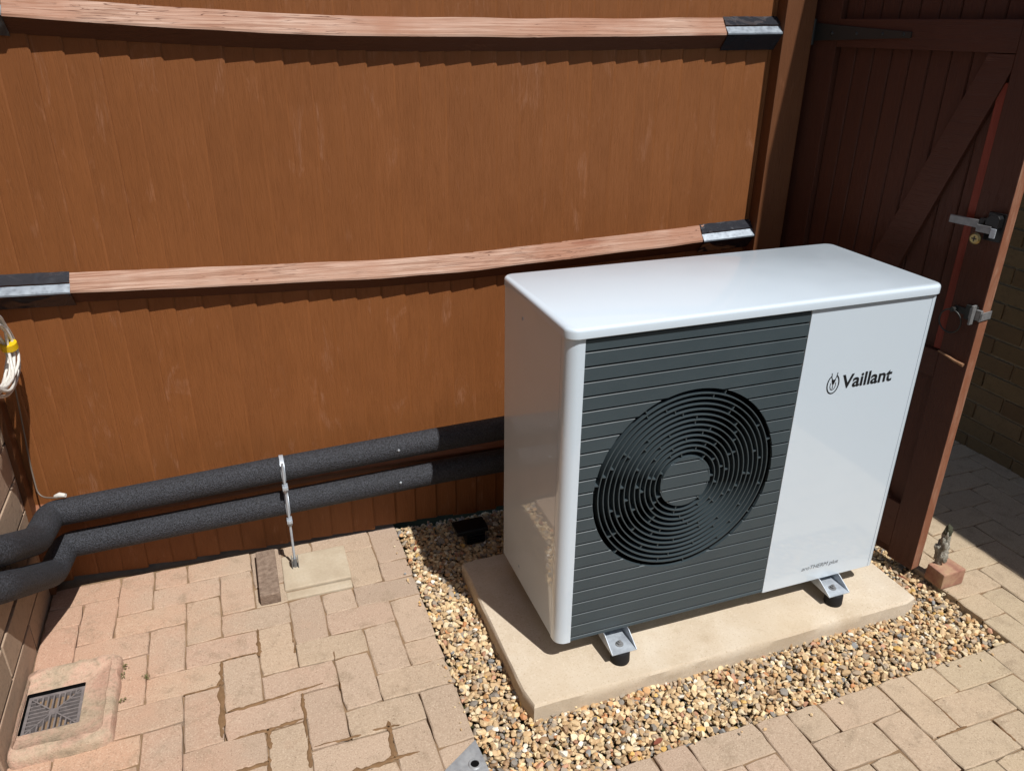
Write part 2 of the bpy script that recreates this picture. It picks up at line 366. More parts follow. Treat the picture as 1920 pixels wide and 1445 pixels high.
def block_mesh(l, wd, h=0.05, seed=0, name='paver'):
    """a worn concrete block, top face at z=0, long side along x"""
    rr = random.Random(seed); n1, n2 = 6, 3
    out = []
    def edge(ax, ay, bx, by, n):
        for k in range(n): t = k / n; out.append((ax + (bx - ax) * t, ay + (by - ay) * t))
    a, b = l / 2, wd / 2; c = 0.004
    edge(-a + c, -b, a - c, -b, n1); edge(a, -b + c, a, b - c, n2); edge(a - c, b, -a + c, b, n1); edge(-a, b - c, -a, -b + c, n2)
    N = len(out); m = MB(); vs = []
    j = lambda s: rr.uniform(-s, s)
    jit = [(x + j(0.0015), y + j(0.0015)) for x, y in out]
    vs += [(x, y, -h) for x, y in jit]
    vs += [(x, y, -0.0030 + j(0.0008)) for x, y in jit]
    k = 0.0030
    vs += [(x * (1 - k / a * rr.uniform(0.5, 1.3)), y * (1 - k / b * rr.uniform(0.5, 1.3)), -0.0004 + j(0.0006)) for x, y in jit]
    fs = []
    for q in range(2):
        for i in range(N): fs.append((q * N + i, q * N + (i + 1) % N, (q + 1) * N + (i + 1) % N, (q + 1) * N + i))
    fs.append(tuple(range(2 * N, 3 * N)))
    m.add(vs, fs); return m
JW = 0.0024
cells = {}
def blocked(i, j):
    x, y = X0 + (i + 0.5) * PX, Y0 + (j + 0.5) * PY
    if 7 <= i < 23 and j >= -7: return True
    if i < -4 or (i in (3, 4) and j in (2, 3)): return True
    if i == 2 and j in (2, 3): return False
    if i < 7 and y > 0.845 - 0.048 * (x + 0.26) - 0.02: return True
    if i in (-4, -3) and j in (-2, -1, 0): return True
    if x > 2.21: return True
    return False
blocks = []
for i in range(-6, 33):
    for j in range(-16, 26):
        d = (i - j) % 4
        if d == 0: pr = [(i, j), (i + 1, j)]
        elif d == 3: pr = [(i, j), (i, j + 1)]
        else: continue
        ok = [c for c in pr if not blocked(*c)]
        if not ok: continue
        xs = [c[0] for c in ok]; ys = [c[1] for c in ok]
        blocks.append((X0 + min(xs) * PX, X0 + (max(xs) + 1) * PX, Y0 + min(ys) * PY, Y0 + (max(ys) + 1) * PY))
# the cut course along the foot of the fence
x = -1.385
while x < gx0 - 0.02:
    x2 = min(x + random.choice((0.2, 0.2, 0.1)), gx0)
    if not (x < -0.45 and x2 > -0.70):
        pass
    x = x2
proto = {}
def proto_mesh(kind, v):
    if (kind, v) not in proto:
        l, wd = {'H': (2 * PX, PY), 'V': (2 * PY, PX), 'S': (PX, PY)}[kind]
        proto[(kind, v)] = block_mesh(l - JW, wd - JW, seed=v * 13 + ord(kind)).mesh('paver', PAVER)
    return proto[(kind, v)]
def in_view(cx, cy):
    v = Vector((cx, cy, GZ)) - cam.location; m = cam.rotation_euler.to_matrix().transposed() @ v
    if m.z > -0.1: return None
    px = 0.5 + 1468.28 / 1920 * m.x / -m.z; py = 0.5 - 1468.28 / 1445 * m.y / -m.z
    return -m.z if (-0.12 < px < 1.12 and -0.1 < py < 1.14) else None
far = MB(); farr = []
nb = 0
for (x0, x1, y0, y1) in blocks:
    cx, cy = (x0 + x1) / 2, (y0 + y1) / 2
    L, Wd = x1 - x0, y1 - y0
    kind = 'H' if L > 1.5 * Wd else ('V' if Wd > 1.5 * L else 'S')
    vis = in_view(cx, cy)
    zj = random.uniform(-0.0016, 0.0016)
    tx, ty = random.gauss(0, 0.006), random.gauss(0, 0.006)
    rz = random.gauss(0, 0.006) + (R(90) if kind == 'V' else 0) + (math.pi if random.random() < 0.5 else 0)
    if vis is not None and nb < 298 and not (cx > 1.42 and cy > 0.95) and not (cx < gx0 and cy > 0.9):
        o = link(bpy.data.objects.new('paver', proto_mesh(kind, random.randrange(5))), paving); nb += 1
        o.location = (cx, cy, GZ + zj); o.rotation_euler = (tx, ty, rz)
    else:
        m = block_mesh((L if kind != 'V' else Wd) - JW, (Wd if kind != 'V' else L) - JW, seed=random.randrange(99))
        Mx = Matrix.Translation((cx, cy, GZ + zj)) @ Matrix.Rotation(rz, 4, 'Z')
        far.add([Mx @ Vector(v) for v in m.v], m.f); farr += [random.random()] * len(m.f)
fo = tag(far.build('paver_field', PAVERJ, paving), 'outer part of the block paving', kind='stuff')
at = fo.data.attributes.new('rnd', 'FLOAT', 'FACE'); at.data.foreach_set('value', np.array(farr, dtype=np.float32))

# damp sand lying in some of the joints
def ribbons():
    segs = [((-.885, .365), (-.889, .085), .014, .022), ((-.985, .268), (-.886, .272), .004, .010), ((-.872, .168), (-.62, .186), .015, .004), ((-.866, .070), (-.685, .080), .014, .010),
            ((-.680, .170), (-.683, .015), .015, .004), ((-.779, .470), (-.781, .350), .006, .018), ((-.79, .370), (-.88, .366), .005, .006), ((-.682, .44), (-.683, .375), .005, .004),
            ((-.776, .077), (-.778, .01), .014, .012), ((-.86, -.03), (-.78, -.028), .010, .012), ((-.78, -.01), (-.782, -.1), .010, .008), ((-.68, .015), (-.684, -.08), .006, .012),
            ((-.67, -.02), (-.55, -.022), .006, .008), ((-.50, -.115), (-.42, -.122), .012, .006), ((-.478, .0), (-.482, -.12), .012, .012), ((-.52, -.018), (-.45, -.024), .004, .010), ((-.60, -.128), (-.48, -.122), .014, .012),
            ((-.679, .372), (-.682, .330), .004, .008), ((-.574, .30), (-.576, .265), .005, .005), ((-.575, .178), (-.577, .15), .004, .004),
            ((.9417, -.43), (.9417, -.515), .004, .008), ((.86, -.5228), (.96, -.5228), .006, .009), ((1.043, -.53), (1.043, -.60), .006, .010), ((1.347, -.36), (1.347, -.415), .005, .009)]
    m = MB()
    for (a, b, w0, w1) in segs:
        n = 26; top = []; 
        ax, ay = a; bx, by = b; L = math.hypot(bx - ax, by - ay); nx, ny = -(by - ay) / L, (bx - ax) / L
        base = len(m.v); rows = []
        for k in range(n + 1):
            t = k / n; wv = (w0 + (w1 - w0) * t) * 0.5
            endf = min(1.0, math.sqrt(max(0.0, min(t, 1 - t)) * 9 + 0.02))
            q = noise.noise(Vector((ax * 31 + t * L * 60, ay * 17, 0.3))) ; q2 = noise.noise(Vector((ax * 11 + t * L * 90, ay * 7, 5.3)))
            wl = wv * endf * max(0.15, 0.9 + 1.1 * q); wr = wv * endf * max(0.15, 0.9 + 1.1 * q2); off = 0.003 * noise.noise(Vector((t * L * 25, ax * 9, ay * 9)))
            px_, py_ = ax + (bx - ax) * t + nx * off, ay + (by - ay) * t + ny * off
            rows.append([(px_ - nx * wl, py_ - ny * wl, GZ - 0.0008), (px_ - nx * wl * .5, py_ - ny * wl * .5, GZ + 0.0016), (px_ + nx * wr * .5, py_ + ny * wr * .5, GZ + 0.0016), (px_ + nx * wr, py_ + ny * wr, GZ - 0.0008)])
        vs = [p for r_ in rows for p in r_]; fs = []
        for k in range(n):
            for c in range(3): fs.append((k * 4 + c, k * 4 + c + 1, k * 4 + 5 + c, k * 4 + 4 + c))
        m.add(vs, fs)
    return m
tag(ribbons().build('joint_sand', DAMP, smooth=60), 'dark damp sand lying in the joints of the block paving', 'sand', kind='stuff')

# ------------------------------------------------------------------ gravel
def ico():
    bm = bmesh.new(); bmesh.ops.create_icosphere(bm, subdivisions=2, radius=1.0)
    v = np.array([p.co[:] for p in bm.verts]); f = np.array([[q.index for q in p.verts] for p in bm.faces]); bm.free(); return v, f
IV, IF = ico()
def pebbles():
    shapes = []
    for s in range(40):
        d = IV.copy()
        for a in range(rng.integers(7, 12)):                        # knock flats off the ball
            nrm = rng.normal(size=3); nrm /= np.linalg.norm(nrm); h = rng.uniform(0.45, 0.80)
            t = d @ nrm; d -= np.outer(np.maximum(t - h, 0), nrm)
        d += rng.normal(scale=0.025, size=d.shape); shapes.append(d)
    pal = np.array([rgb(*c)[:3] for c in [(218, 194, 152), (212, 184, 142), (196, 164, 122), (188, 160, 122), (222, 204, 170), (180, 150, 112), (200, 156, 108), (190, 132, 88), (150, 138, 122), (128, 122, 114), (132, 134, 134), (120, 114, 104), (186, 140, 112), (228, 220, 204), (208, 168, 98), (160, 128, 96), (174, 154, 130)]])
    wts = np.array([9, 9, 8, 8, 6, 6, 3, 1.2, 5, 3, 1.1, 1.0, 2.0, 2.0, 1.2, 4, 7]); wts /= wts.sum()
    P = []
    sp = 0.0142
    for layer, (zm, zs, keep) in enumerate([(-0.067, 0.003, 1.0), (-0.0585, 0.003, 1.0), (-0.0525, 0.0028, 0.75)]):
        for x in np.arange(gx0 + 0.006, gx1 - 0.004, sp):
            for y in np.arange(gy0 + 0.006, 0.88, sp):
                if rng.random() > keep: continue
                X = x + rng.uniform(-.5, .5) * sp; Y = y + rng.uniform(-.5, .5) * sp
                if Y > 0.866 - 0.048 * (X + 0.26): continue
                if -0.105 < X < 1.175 and -0.10 < Y < 0.515: continue
                if X < gx0 + 0.006 or X > gx1 - 0.004 or Y < gy0 + 0.006: continue
                dome = 0.004 * math.sin(X * 9) * math.cos(Y * 7)
                P.append((X, Y, zm + rng.normal() * zs + dome))
    n0 = len(P)
    for q in range(46):                                            # strays kicked onto the paving
        if q % 2: P.append((gx0 - abs(rng.normal()) * 0.022, rng.uniform(-0.1, 0.80), GZ + 0.003))
        else: P.append((rng.uniform(gx0, gx1), gy0 - abs(rng.normal()) * 0.022, GZ + 0.003))
    n = len(P); P = np.array(P)
    r = np.clip(rng.lognormal(math.log(0.0083), 0.26, n), 0.0048, 0.014)
    r[n0:] = rng.uniform(0.0022, 0.006, n - n0); V = np.empty((n, len(IV), 3), np.float32); ci = rng.choice(len(pal), n, p=wts)
    cols = pal[ci] * rng.uniform(1.02, 1.32, (n, 1))
    for k in range(n):
        d = shapes[rng.integers(40)] * np.array([1.0, rng.uniform(0.62, 0.95), rng.uniform(0.42, 0.72)]) * r[k] * 1.12
        a, b, c = rng.uniform(0, 6.28), rng.normal(0, 0.35), rng.normal(0, 0.35)
        M = np.array(Matrix.Rotation(a, 3, 'Z') @ Matrix.Rotation(b, 3, 'X') @ Matrix.Rotation(c, 3, 'Y'))
        V[k] = d @ M.T + P[k]
    F = (IF[None] + (np.arange(n) * len(IV))[:, None, None]).reshape(-1, 3)
    me = bpy.data.meshes.new('gravel'); me.vertices.add(n * len(IV)); me.vertices.foreach_set('co', V.ravel())
    nf = len(F); me.loops.add(nf * 3); me.loops.foreach_set('vertex_index', F.ravel().astype(np.int32))
    me.polygons.add(nf); me.polygons.foreach_set('loop_start', np.arange(0, nf * 3, 3, dtype=np.int32))
    me.update(); me.validate()
    at = me.attributes.new('col', 'FLOAT_COLOR', 'POINT')
    cc = np.ones((n, len(IV), 4), np.float32); cc[:, :, :3] = cols[:, None, :]; at.data.foreach_set('color', cc.ravel())
    me.shade_smooth(); me.set_sharp_from_angle(angle=R(30))
    m = Mat('pebble', rough=0.7, spec=0.35); a = m.n('Attribute'); a.attribute_name = 'col'; W = m.coord('World')
    f = m.noise(W, 240, 4, 0.7); c = m.mix(m.mapr(f, 0.4, 0.7, 0, 0.28), a.outputs['Color'], rgb(140, 110, 78))
    c = m.mix(m.mapr(m.noise(W, 700, 2), 0.6, 0.75, 0, 0.3), c, rgb(236, 222, 196)); m.color(c); m.bump(f, 0.3, 0.0012)
    me.materials.append(m.mat)
    o = link(bpy.data.objects.new('gravel', me)); return tag(o, 'loose buff and grey pebble gravel around the concrete slab', 'gravel', kind='stuff')
pebbles()

# ------------------------------------------------------------------ house wall on the left
def brick_variants(mat, n=5, L=0.215, H=0.065, D=0.012, seed=3):
    res = []
    for k in range(n):
        m = MB(); rr = random.Random(seed + k); m.box(0, D * 3, 0, L, 0, H)
        m.v = [(x + rr.uniform(-.0012, .0012), y + rr.uniform(-.002, .002), z + rr.uniform(-.0015, .0015)) for x, y, z in m.v]
        res.append(m.mesh('brick', mat, bevel=0.003))
    return res
def brickwall(name, label, xf, sgn, y0, y1, z0, z1, mat, near, cat='wall', BL=0.215, BH=0.065):
    """a wall along y whose face is at xf; sgn: +1 faces +x"""
    root = thing(name, label, cat, (xf, y0, z0))
    b = MB(); b.box(*sorted((-sgn * 0.006, -sgn * 0.11)), 0, y1 - y0, 0, z1 - z0); b.build('mortar', MORTAR, root)
    var = brick_variants(mat, 5, BL, BH); restm = MB(); rr_ = []
    row = 0; z = 0.0
    while z < z1 - z0 - 0.05:
        y = -(BL + 0.01) / 2 if row % 2 else 0.0
        while y < y1 - y0 - 0.02:
            a, e = max(y, 0.0), min(y + BL, y1 - y0)
            if e - a > 0.03:
                full = (e - a) > BL - 0.015
                yc, zc = y0 + (a + e) / 2, z0 + z
                if full and near(yc, zc):
                    o = link(bpy.data.objects.new('brick', random.choice(var)), root)
                    o.location = (-0.03 if sgn > 0 else -0.006, a, z + 0.005); 
                    o.location.x = -0.036 + random.uniform(0, 0.003) if sgn > 0 else random.uniform(-0.003, 0)
                else:
                    k = len(restm.f); restm.box(*sorted((0.0, -sgn * 0.02)), a, e, z + 0.005, z + 0.005 + BH); rr_ += [random.random()] * (len(restm.f) - k)
            y += BL + 0.01
        row += 1; z += BH + 0.01
    ro = tag(restm.build('brickwork', mat, root), kind='stuff')
    a = ro.data.attributes.new('rnd', 'FLOAT', 'FACE'); a.data.foreach_set('value', np.array(rr_, dtype=np.float32))
    return root
brickwall('house_wall', 'pale block house wall at the left end of the fence', -1.392, 1, -3.0, 0.912, -0.06, 5.2, BRICKL, lambda y, z: -0.1 < y and z < 0.75, 'wall', 0.44, 0.105)  # upper part unseen, raised to block sky light and deepen shade
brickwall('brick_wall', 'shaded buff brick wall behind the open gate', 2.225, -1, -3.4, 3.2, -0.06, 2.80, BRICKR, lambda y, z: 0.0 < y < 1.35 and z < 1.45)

# ------------------------------------------------------------------ board fence
FA = math.atan(-0.048)
fence = thing('board_fence', 'brown painted feather edge board fence with three horizontal rails', 'fence', (-1.4, 0.834616 + 0.048 * 1.4, 0), FA)
# local frame: x along the fence, y away from the camera, z up
pitch = 0.0757
bvar = []
for k in range(6):
    m = MB(); rr = random.Random(k); Hh = 1.9; nseg = 10
    wv = [rr.uniform(-.0012, .0012) for _ in range(nseg + 1)]; wy = [rr.uniform(-.0007, .0007) for _ in range(nseg + 1)]
    vs = []; 
    for q in range(nseg + 1):
        z = Hh * q / nseg
        vs += [(-0.016, 0.0022 + wy[q], z), (0.0, 0.0012 + wy[q], z), (pitch - 0.006 + wv[q], -0.0042 + wy[q], z), (pitch - 0.001 + wv[q], -0.0016 + wy[q], z), (pitch - 0.0005 + wv[q], 0.0045, z), (-0.016, 0.010, z)]
    fs = []
    for q in range(nseg):
        for c in range(6): c2 = (c + 1) % 6; fs.append((q * 6 + c, q * 6 + c2, q * 6 + 6 + c2, q * 6 + 6 + c))
    fs.append((0, 1, 2, 3, 4, 5)); fs.append(tuple(nseg * 6 + c for c in range(6))); m.add(vs, fs)
    bvar.append(m.mesh('board', FENCE))
u0 = (-1.101 + 1.4) - 5 * pitch
nb_ = int((2.62 - u0) / pitch)
for k in range(nb_):
    o = link(bpy.data.objects.new('board', bvar[random.randrange(6)]), fence)
    o.location = (u0 + (k + 0.0) * pitch + random.uniform(-.0015, .0015), random.uniform(-.0008, .0008), -0.028 + random.uniform(-.006, .006) + 0.012 * k / nb_)
    o.rotation_euler = (0, random.uniform(-.0016, .0016), 0)
def rail(pts, u_a, u_b, p=0.044, n=40):
    us = np.linspace(u_a, u_b, n); zs = np.interp(us, [q[0] for q in pts], [q[1] for q in pts])
    ker = np.ones(7) / 7; zs = np.convolve(np.pad(zs, 3, mode='edge'), ker, 'valid')
    m = MB(); vs = []
    rr = random.Random(int(zs[0] * 1000)); 
    for i, (u, z) in enumerate(zip(us, zs)):
        j = lambda s: noise.noise(Vector((u * 6, z * 3, s))) * 0.0022
        vs += [(u, 0.0, z + j(1)), (u, -0.006, z + 0.001 + j(2)), (u, -p + 0.003, z - p + 0.002 + j(3)), (u, -p + 0.0022, z - p - 0.004 + j(3)), (u, -0.004, z - 2 * p + 0.002 + j(4)), (u, 0.004, z - 2 * p)]
    mi = [0, 0, 0, 1, 1, 1]
    for i in range(n - 1):
        for c in range(6):
            c2 = (c + 1) % 6; m.f.append((i * 6 + c, i * 6 + c2, i * 6 + 6 + c2, i * 6 + 6 + c)); m.m.append(mi[c])
    m.v = [tuple(v) for v in vs]
    m.f += [(0, 1, 2, 3, 4, 5), tuple((n - 1) * 6 + c for c in range(6))]; m.m += [0, 0]
    return m.build('rail', [RAILT, RAILB], fence), lambda u: float(np.interp(u, us, zs))
def bracket(par, zf, ua, ub, p=0.044, name='bracket'):
    """galvanised arris bracket: a folded plate over the rail with black flashing on top"""
    m = MB(); e = 0.0028; n = 26; us = np.linspace(ua, ub, n); vs = []
    for i, u in enumerate(us):
        z = zf(u); j = lambda s: noise.noise(Vector((u * 38 + s * 3, s, z))) * 0.0028
        for q_ in range(6): t_ = q_ / 5; vs.append((u, -0.004 - (p * 0.62) * t_, z + e * 1.4 - p * 0.54 * t_ + j(1 + q_ * 2.7) * (1.6 if 0 < q_ < 5 else 0.5)))
    fs = [(6 * i + c, 6 * i + c + 1, 6 * i + 7 + c, 6 * i + 6 + c) for i in range(n - 1) for c in range(5)]
    m.add(vs, fs); fl = m.build('flashing', FILM, par, smooth=80)
    m = MB(); t = 0.0022
    za, zb = zf(ua), zf(ub)
    for (o1, o2) in (((-p * 0.60, -p * 0.60 + e * .6), (-p - e, -p + e * 0.3)), ((-p - e, -p + e * .3), (-p - e, -p - 0.0035)), ((-p - e, -p - 0.0035), (-0.008, -2 * p - e))):
        vs = []
        for (u, z) in ((ua, za), (ub, zb)):
            for (oy, oz) in (o1, o2):
                vs += [(u, oy, z + oz), (u, oy - t * 0.7, z + oz - (t if oz < -p - 0.008 else -t * .5))]
        m.add(vs, [(0, 2, 6, 4), (1, 3, 7, 5), (0, 1, 5, 4), (2, 3, 7, 6), (0, 1, 3, 2), (4, 5, 7, 6)])
    for q_ in range(12, 18): m.m[q_] = 1
    b = m.build(name, [ZINCB, FILM], par)
    return b
r1, z1f = rail([(0, .995), (.1, .993), (.275, .989), (.644, .976), (1.28, .957), (2.25, 1.001), (2.44, 1.013)], 0.0, 2.44)
r2, z2f = rail([(0, 1.706), (.25, 1.684), (.5, 1.668), (.77, 1.653), (1.07, 1.643), (1.7, 1.643), (2.25, 1.651), (2.44, 1.655)], 0.0, 2.44)
r3, z3f = rail([(0, .262), (.4, .274), (.8, .292), (1.3, .303), (2.44, .312)], 0.0, 2.44); r3.data.materials[0] = RAIL3
bracket(r1, z1f, 0.01, 0.268); bracket(r1, z1f, 2.236, 2.436)
bracket(r2, z2f, 0.01, 0.262); bracket(r2, z2f, 2.238, 2.434)
pm = MB(); pm.box(2.432, 2.540, -0.052, 0.05, -0.06, 2.0); pm.build('post', POSTM, fence, bevel=0.003)
tag(fence.children[-1], 'right hand post, partly in sun')
pm = MB(); pm.box(-0.02, 0.05, 0.014, 0.10, -0.06, 2.0); pm.build('post', POSTM, fence, bevel=0.003)

# brown batten where the fence meets the house wall
bt = MB(); bt.box(0, 0.016, 0, 0.055, 0, 1.5); o = bt.build('corner_batten', POSTM, bevel=0.002)
o.location = (-1.392, 0.842, -0.04); tag(o, 'narrow brown painted batten upright in the left corner by the fence', 'batten')

# ------------------------------------------------------------------ garden gate (standing open)
GA = Vector((1.16, 0.74, 0)); GB = Vector((1.30, 0.02, 0)); gd = (GB - GA)
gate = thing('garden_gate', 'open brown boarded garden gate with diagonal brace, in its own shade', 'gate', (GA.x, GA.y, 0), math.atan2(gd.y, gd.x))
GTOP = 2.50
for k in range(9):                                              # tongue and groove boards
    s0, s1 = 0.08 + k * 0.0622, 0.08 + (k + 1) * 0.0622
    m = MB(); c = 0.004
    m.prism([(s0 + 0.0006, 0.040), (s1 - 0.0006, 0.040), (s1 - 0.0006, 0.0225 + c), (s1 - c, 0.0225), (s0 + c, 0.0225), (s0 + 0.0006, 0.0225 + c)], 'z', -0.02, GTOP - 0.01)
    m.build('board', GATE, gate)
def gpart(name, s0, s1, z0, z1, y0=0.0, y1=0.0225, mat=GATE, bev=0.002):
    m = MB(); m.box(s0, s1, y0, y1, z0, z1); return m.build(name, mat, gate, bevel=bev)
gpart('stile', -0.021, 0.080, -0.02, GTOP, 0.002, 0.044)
st = MB(); st.box(0.641, 0.7335, 0.0, 0.044, -0.02, GTOP); st = st.build('stile', [GATE, GATELIT], gate, bevel=0.003)
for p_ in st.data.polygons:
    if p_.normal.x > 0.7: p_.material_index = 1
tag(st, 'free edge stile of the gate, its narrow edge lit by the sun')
gpart('rail', 0.0805, 0.6405, 1.572, 1.652, 0.001, 0.0222, GATEX)
gpart('rail', 0.0805, 0.6405, 0.655, 0.738, 0.001, 0.0222, GATEX)
gpart('rail', 0.0805, 0.6405, 0.02, 0.19, 0.001, 0.0222, GATEX)
gpart('rail', 0.0805, 0.6405, GTOP - 0.10, GTOP - 0.002, 0.001, 0.0222, GATEX)
m = MB(); m.prism([(0.568, 1.570), (0.6395, 1.570), (0.6395, 1.53), (0.372, 0.740), (0.268, 0.740)], 'y', 0.003, 0.0222); m.build('brace', GATEX, gate, bevel=0.0015)
m = MB(); m.prism([(0.5, 0.192), (0.6, 0.192), (0.2, 0.653), (0.1, 0.653)], 'y', 0.003, 0.0222); m.build('brace', GATEX, gate, bevel=0.0015)
m = MB(); m.box(0.614, 0.6405, 0.010, 0.0222, 0.742, 1.50); m.build('red_strip', REDSTRIP, gate, bevel=0.002)  # narrow strip in a redder colour than the gate boards
# strap hinge
m = MB(); m.prism([(-0.01, 1.588), (0.335, 1.602), (0.335, 1.618), (-0.01, 1.640)], 'y', -0.0045, 0.0005); hg = m.build('strap_hinge', IRON, gate, bevel=0.001)
m = MB(); m.cyl((-0.012, -0.006, 1.575), (-0.012, -0.006, 1.652), 0.008, n=12); m.build('hinge_pin', IRON, hg, smooth=40)
for s_ in (0.06, 0.15, 0.24, 0.31):
    m = MB(); m.lathe([(0.0005, -0.0035), (0.004, -0.0028), (0.006, 0.0), (0.0005, 0.0)], (s_, -0.0046, 1.611), 10); m.build('hinge_bolt', IRON, hg)
# lockable bolt
lk = MB(); lk.box(0.683, 0.731, -0.006, 0.0, 1.094, 1.172); lk.prism([(0.690, 1.135), (0.728, 1.135), (0.728, 1.160), (0.722, 1.168), (0.700, 1.168), (0.690, 1.158)], 'y', -0.028, -0.006); lk.box(0.668, 0.684, -0.020, -0.0, 1.118, 1.152)
lk = lk.build('gate_bolt', BLACK, gate, bevel=0.002)
m = MB(); m.box(0.582, 0.669, -0.016, -0.010, 1.124, 1.146); m.build('sliding_bar', DULL, lk, bevel=0.0015)
m = MB(); m.box(0.672, 0.712, -0.033, -0.0285, 1.118, 1.138); m.build('hasp', DULL, lk, bevel=0.001)
m = MB(); m.lathe([(0.0005, -0.008), (0.012, -0.008), (0.0165, -0.004), (0.0165, 0), (0.0005, 0)], (0.676, -0.0275, 1.098), 24); ky = m.build('escutcheon', BRASS, lk, smooth=40)
m = MB(); m.box(0.669, 0.683, -0.0365, -0.0357, 1.0965, 1.0995); m.box(0.6745, 0.6775, -0.0364, -0.0357, 1.091, 1.105); m.build('keyway', BLACK, ky)
m = MB(); m.box(0.7125, 0.7275, -0.033, -0.0285, 1.108, 1.134); m.build('staple', ZINC, lk, bevel=0.0015)
# ring latch and keep
rl = MB(); rl.box(0.655, 0.70, -0.005, 0, 0.872, 0.892); rl.box(0.690, 0.722, -0.010, 0, 0.862, 0.905); rl = rl.build('ring_latch', IRON, gate, bevel=0.0015)
m = MB(); c_ = [(0.658 + 0.033 * math.sin(a), -0.016 - 0.004 * math.cos(a), 0.846 + 0.036 * math.cos(a)) for a in np.linspace(0, 2 * math.pi, 33)]; m.tube(c_, 0.0022, 8); m.build('ring', IRON, rl, smooth=60)
m = MB(); m.cyl((0.658, 0.0, 0.882), (0.658, -0.022, 0.882), 0.007, n=12); m.build('spindle', IRON, rl, smooth=40)
kp = MB(); kp.box(0.704, 0.7375, -0.012, -0.0005, 0.868, 0.898); kp.box(0.7338, 0.7375, -0.012, 0.046, 0.866, 0.890); kp.box(0.716, 0.722, -0.030, -0.012, 0.855, 0.912); kp.build('latch_keep', DULL, gate, bevel=0.001)
m = MB(); m.tube([(0.640, -0.004, 0.742), (0.67, -0.009, 0.738), (0.700, -0.010, 0.731), (0.726, -0.010, 0.727)], [0.0022, 0.0035, 0.0042, 0.0055], 10); m.build('pale_peg', PALEWOOD, gate, smooth=60)  # pale streak across the stile, shaped as a thin peg

# ================================================================== OBJECTS
# ------------------------------------------------------------------ slab
sx0, sx1, sy0, sy1 = -0.12, 1.189, -0.1175, 0.533
def slab():
    m = MB(); n = 40; k = 14; out = []
    def e(ax, ay, bx, by, q):
        for i in range(q): t = i / q; out.append((ax + (bx - ax) * t, ay + (by - ay) * t))
    c = 0.012
    e(sx0 + c, sy0, sx1 - c, sy0, n); e(sx1, sy0 + c, sx1, sy1 - c, k); e(sx1 - c, sy1, sx0 + c, sy1, n); e(sx0, sy1 - c, sx0, sy0 + c, k)
    N = len(out); cx, cy = (sx0 + sx1) / 2, (sy0 + sy1) / 2
    def ring(inset, z, amp):
        r = []
        for i, (x, y) in enumerate(out):
            q = noise.noise(Vector((x * 14, y * 14, z * 30))) * amp
            dx = inset + q; xx = x + (dx if x < cx else -dx) * (1 if (x < sx0 + 0.001 or x > sx1 - 0.001 or inset > 0.02) else 0.6)
            yy = y + (dx if y < cy else -dx); r.append((xx, yy, z + noise.noise(Vector((x * 20, y * 20, 3))) * amp * 0.4))
        return r
    vs = ring(0.0, -0.085, 0.002) + ring(0.0, -0.03, 0.0025) + ring(0.0006, -0.008, 0.0025) + ring(0.006, -0.001, 0.0025) + ring(0.02, 0.0, 0.0)
    fs = [(q * N + i, q * N + (i + 1) % N, (q + 1) * N + (i + 1) % N, (q + 1) * N + i) for q in range(4) for i in range(N)]
    fs.append(tuple(range(4 * N, 5 * N))); m.add(vs, fs)
    return m.build('concrete_slab', SLAB, smooth=35)
tag(slab(), 'cream concrete slab set in the gravel under the heat pump', 'slab')

# ------------------------------------------------------------------ heat pump
ZB, ZT, HW, HD = 0.0691, 0.9755, 1.1, 0.4509
hp = thing('heat_pump', 'white air source heat pump with dark slatted fan grille, standing on the slab', 'heat pump')
def arc(cx, cy, r, a0, a1, n=8): return [(cx + r * math.cos(R(a0 + (a1 - a0) * i / n)), cy + r * math.sin(R(a0 + (a1 - a0) * i / n))) for i in range(n + 1)]
# body shell: a tray without its front
m = MB()
m.prism([(0, 0.0425), (0.0, HD - 0.01), (0.01, HD), (HW - 0.01, HD), (HW, HD - 0.01), (HW, 0.0425), (HW - 0.012, 0.0425), (HW - 0.012, HD - 0.012), (0.012, HD - 0.012), (0.012, 0.0425)], 'z', ZB + 0.004, ZT - 0.002)
m.build('casing', WHITE, hp, smooth=30)
m = MB(); m.box(0.013, HW - 0.013, 0.014, HD - 0.013, ZB + 0.006, ZB + 0.016); m.build('base_tray', WHITE, hp)
# rounded corner columns
RR = 0.030
o1 = [(0.0, 0.0412)] + arc(RR, RR, RR, 180, 270, 10) + [(0.0430, 0.0), (0.0430, 0.014), (0.014, 0.0412)]
m = MB(); m.prism(o1, 'z', ZB, ZT - 0.002); o = m.build('corner_trim', WHITE, hp, smooth=30)
o2 = [(1.0765, 0.0), (HW - 0.020, 0.0)] + arc(HW - 0.020, 0.020, 0.020, 270, 360, 8) + [(HW, 0.0412), (HW - 0.014, 0.0412), (1.0765, 0.014)]
m = MB(); m.prism(o2, 'z', ZB, ZT - 0.002); m.build('corner_trim', WHITE, hp, smooth=30)
m = MB(); m.box(0.6775, 1.0755, 0.0, 0.014, ZB, ZT - 0.002); fp = m.build('front_panel', WHITE, hp, bevel=0.0012)
tag(fp, 'white front panel with printed lettering')
# side screws
for (yy, zz) in ((0.30, 0.925), (0.30, 0.12)):
    m = MB(); m.lathe([(0.0003, -0.002), (0.004, -0.002), (0.005, 0.0), (0.0003, 0.0)], (-0.0002, yy, zz), 12, axis='x'); m.build('screw', ZINC, hp)
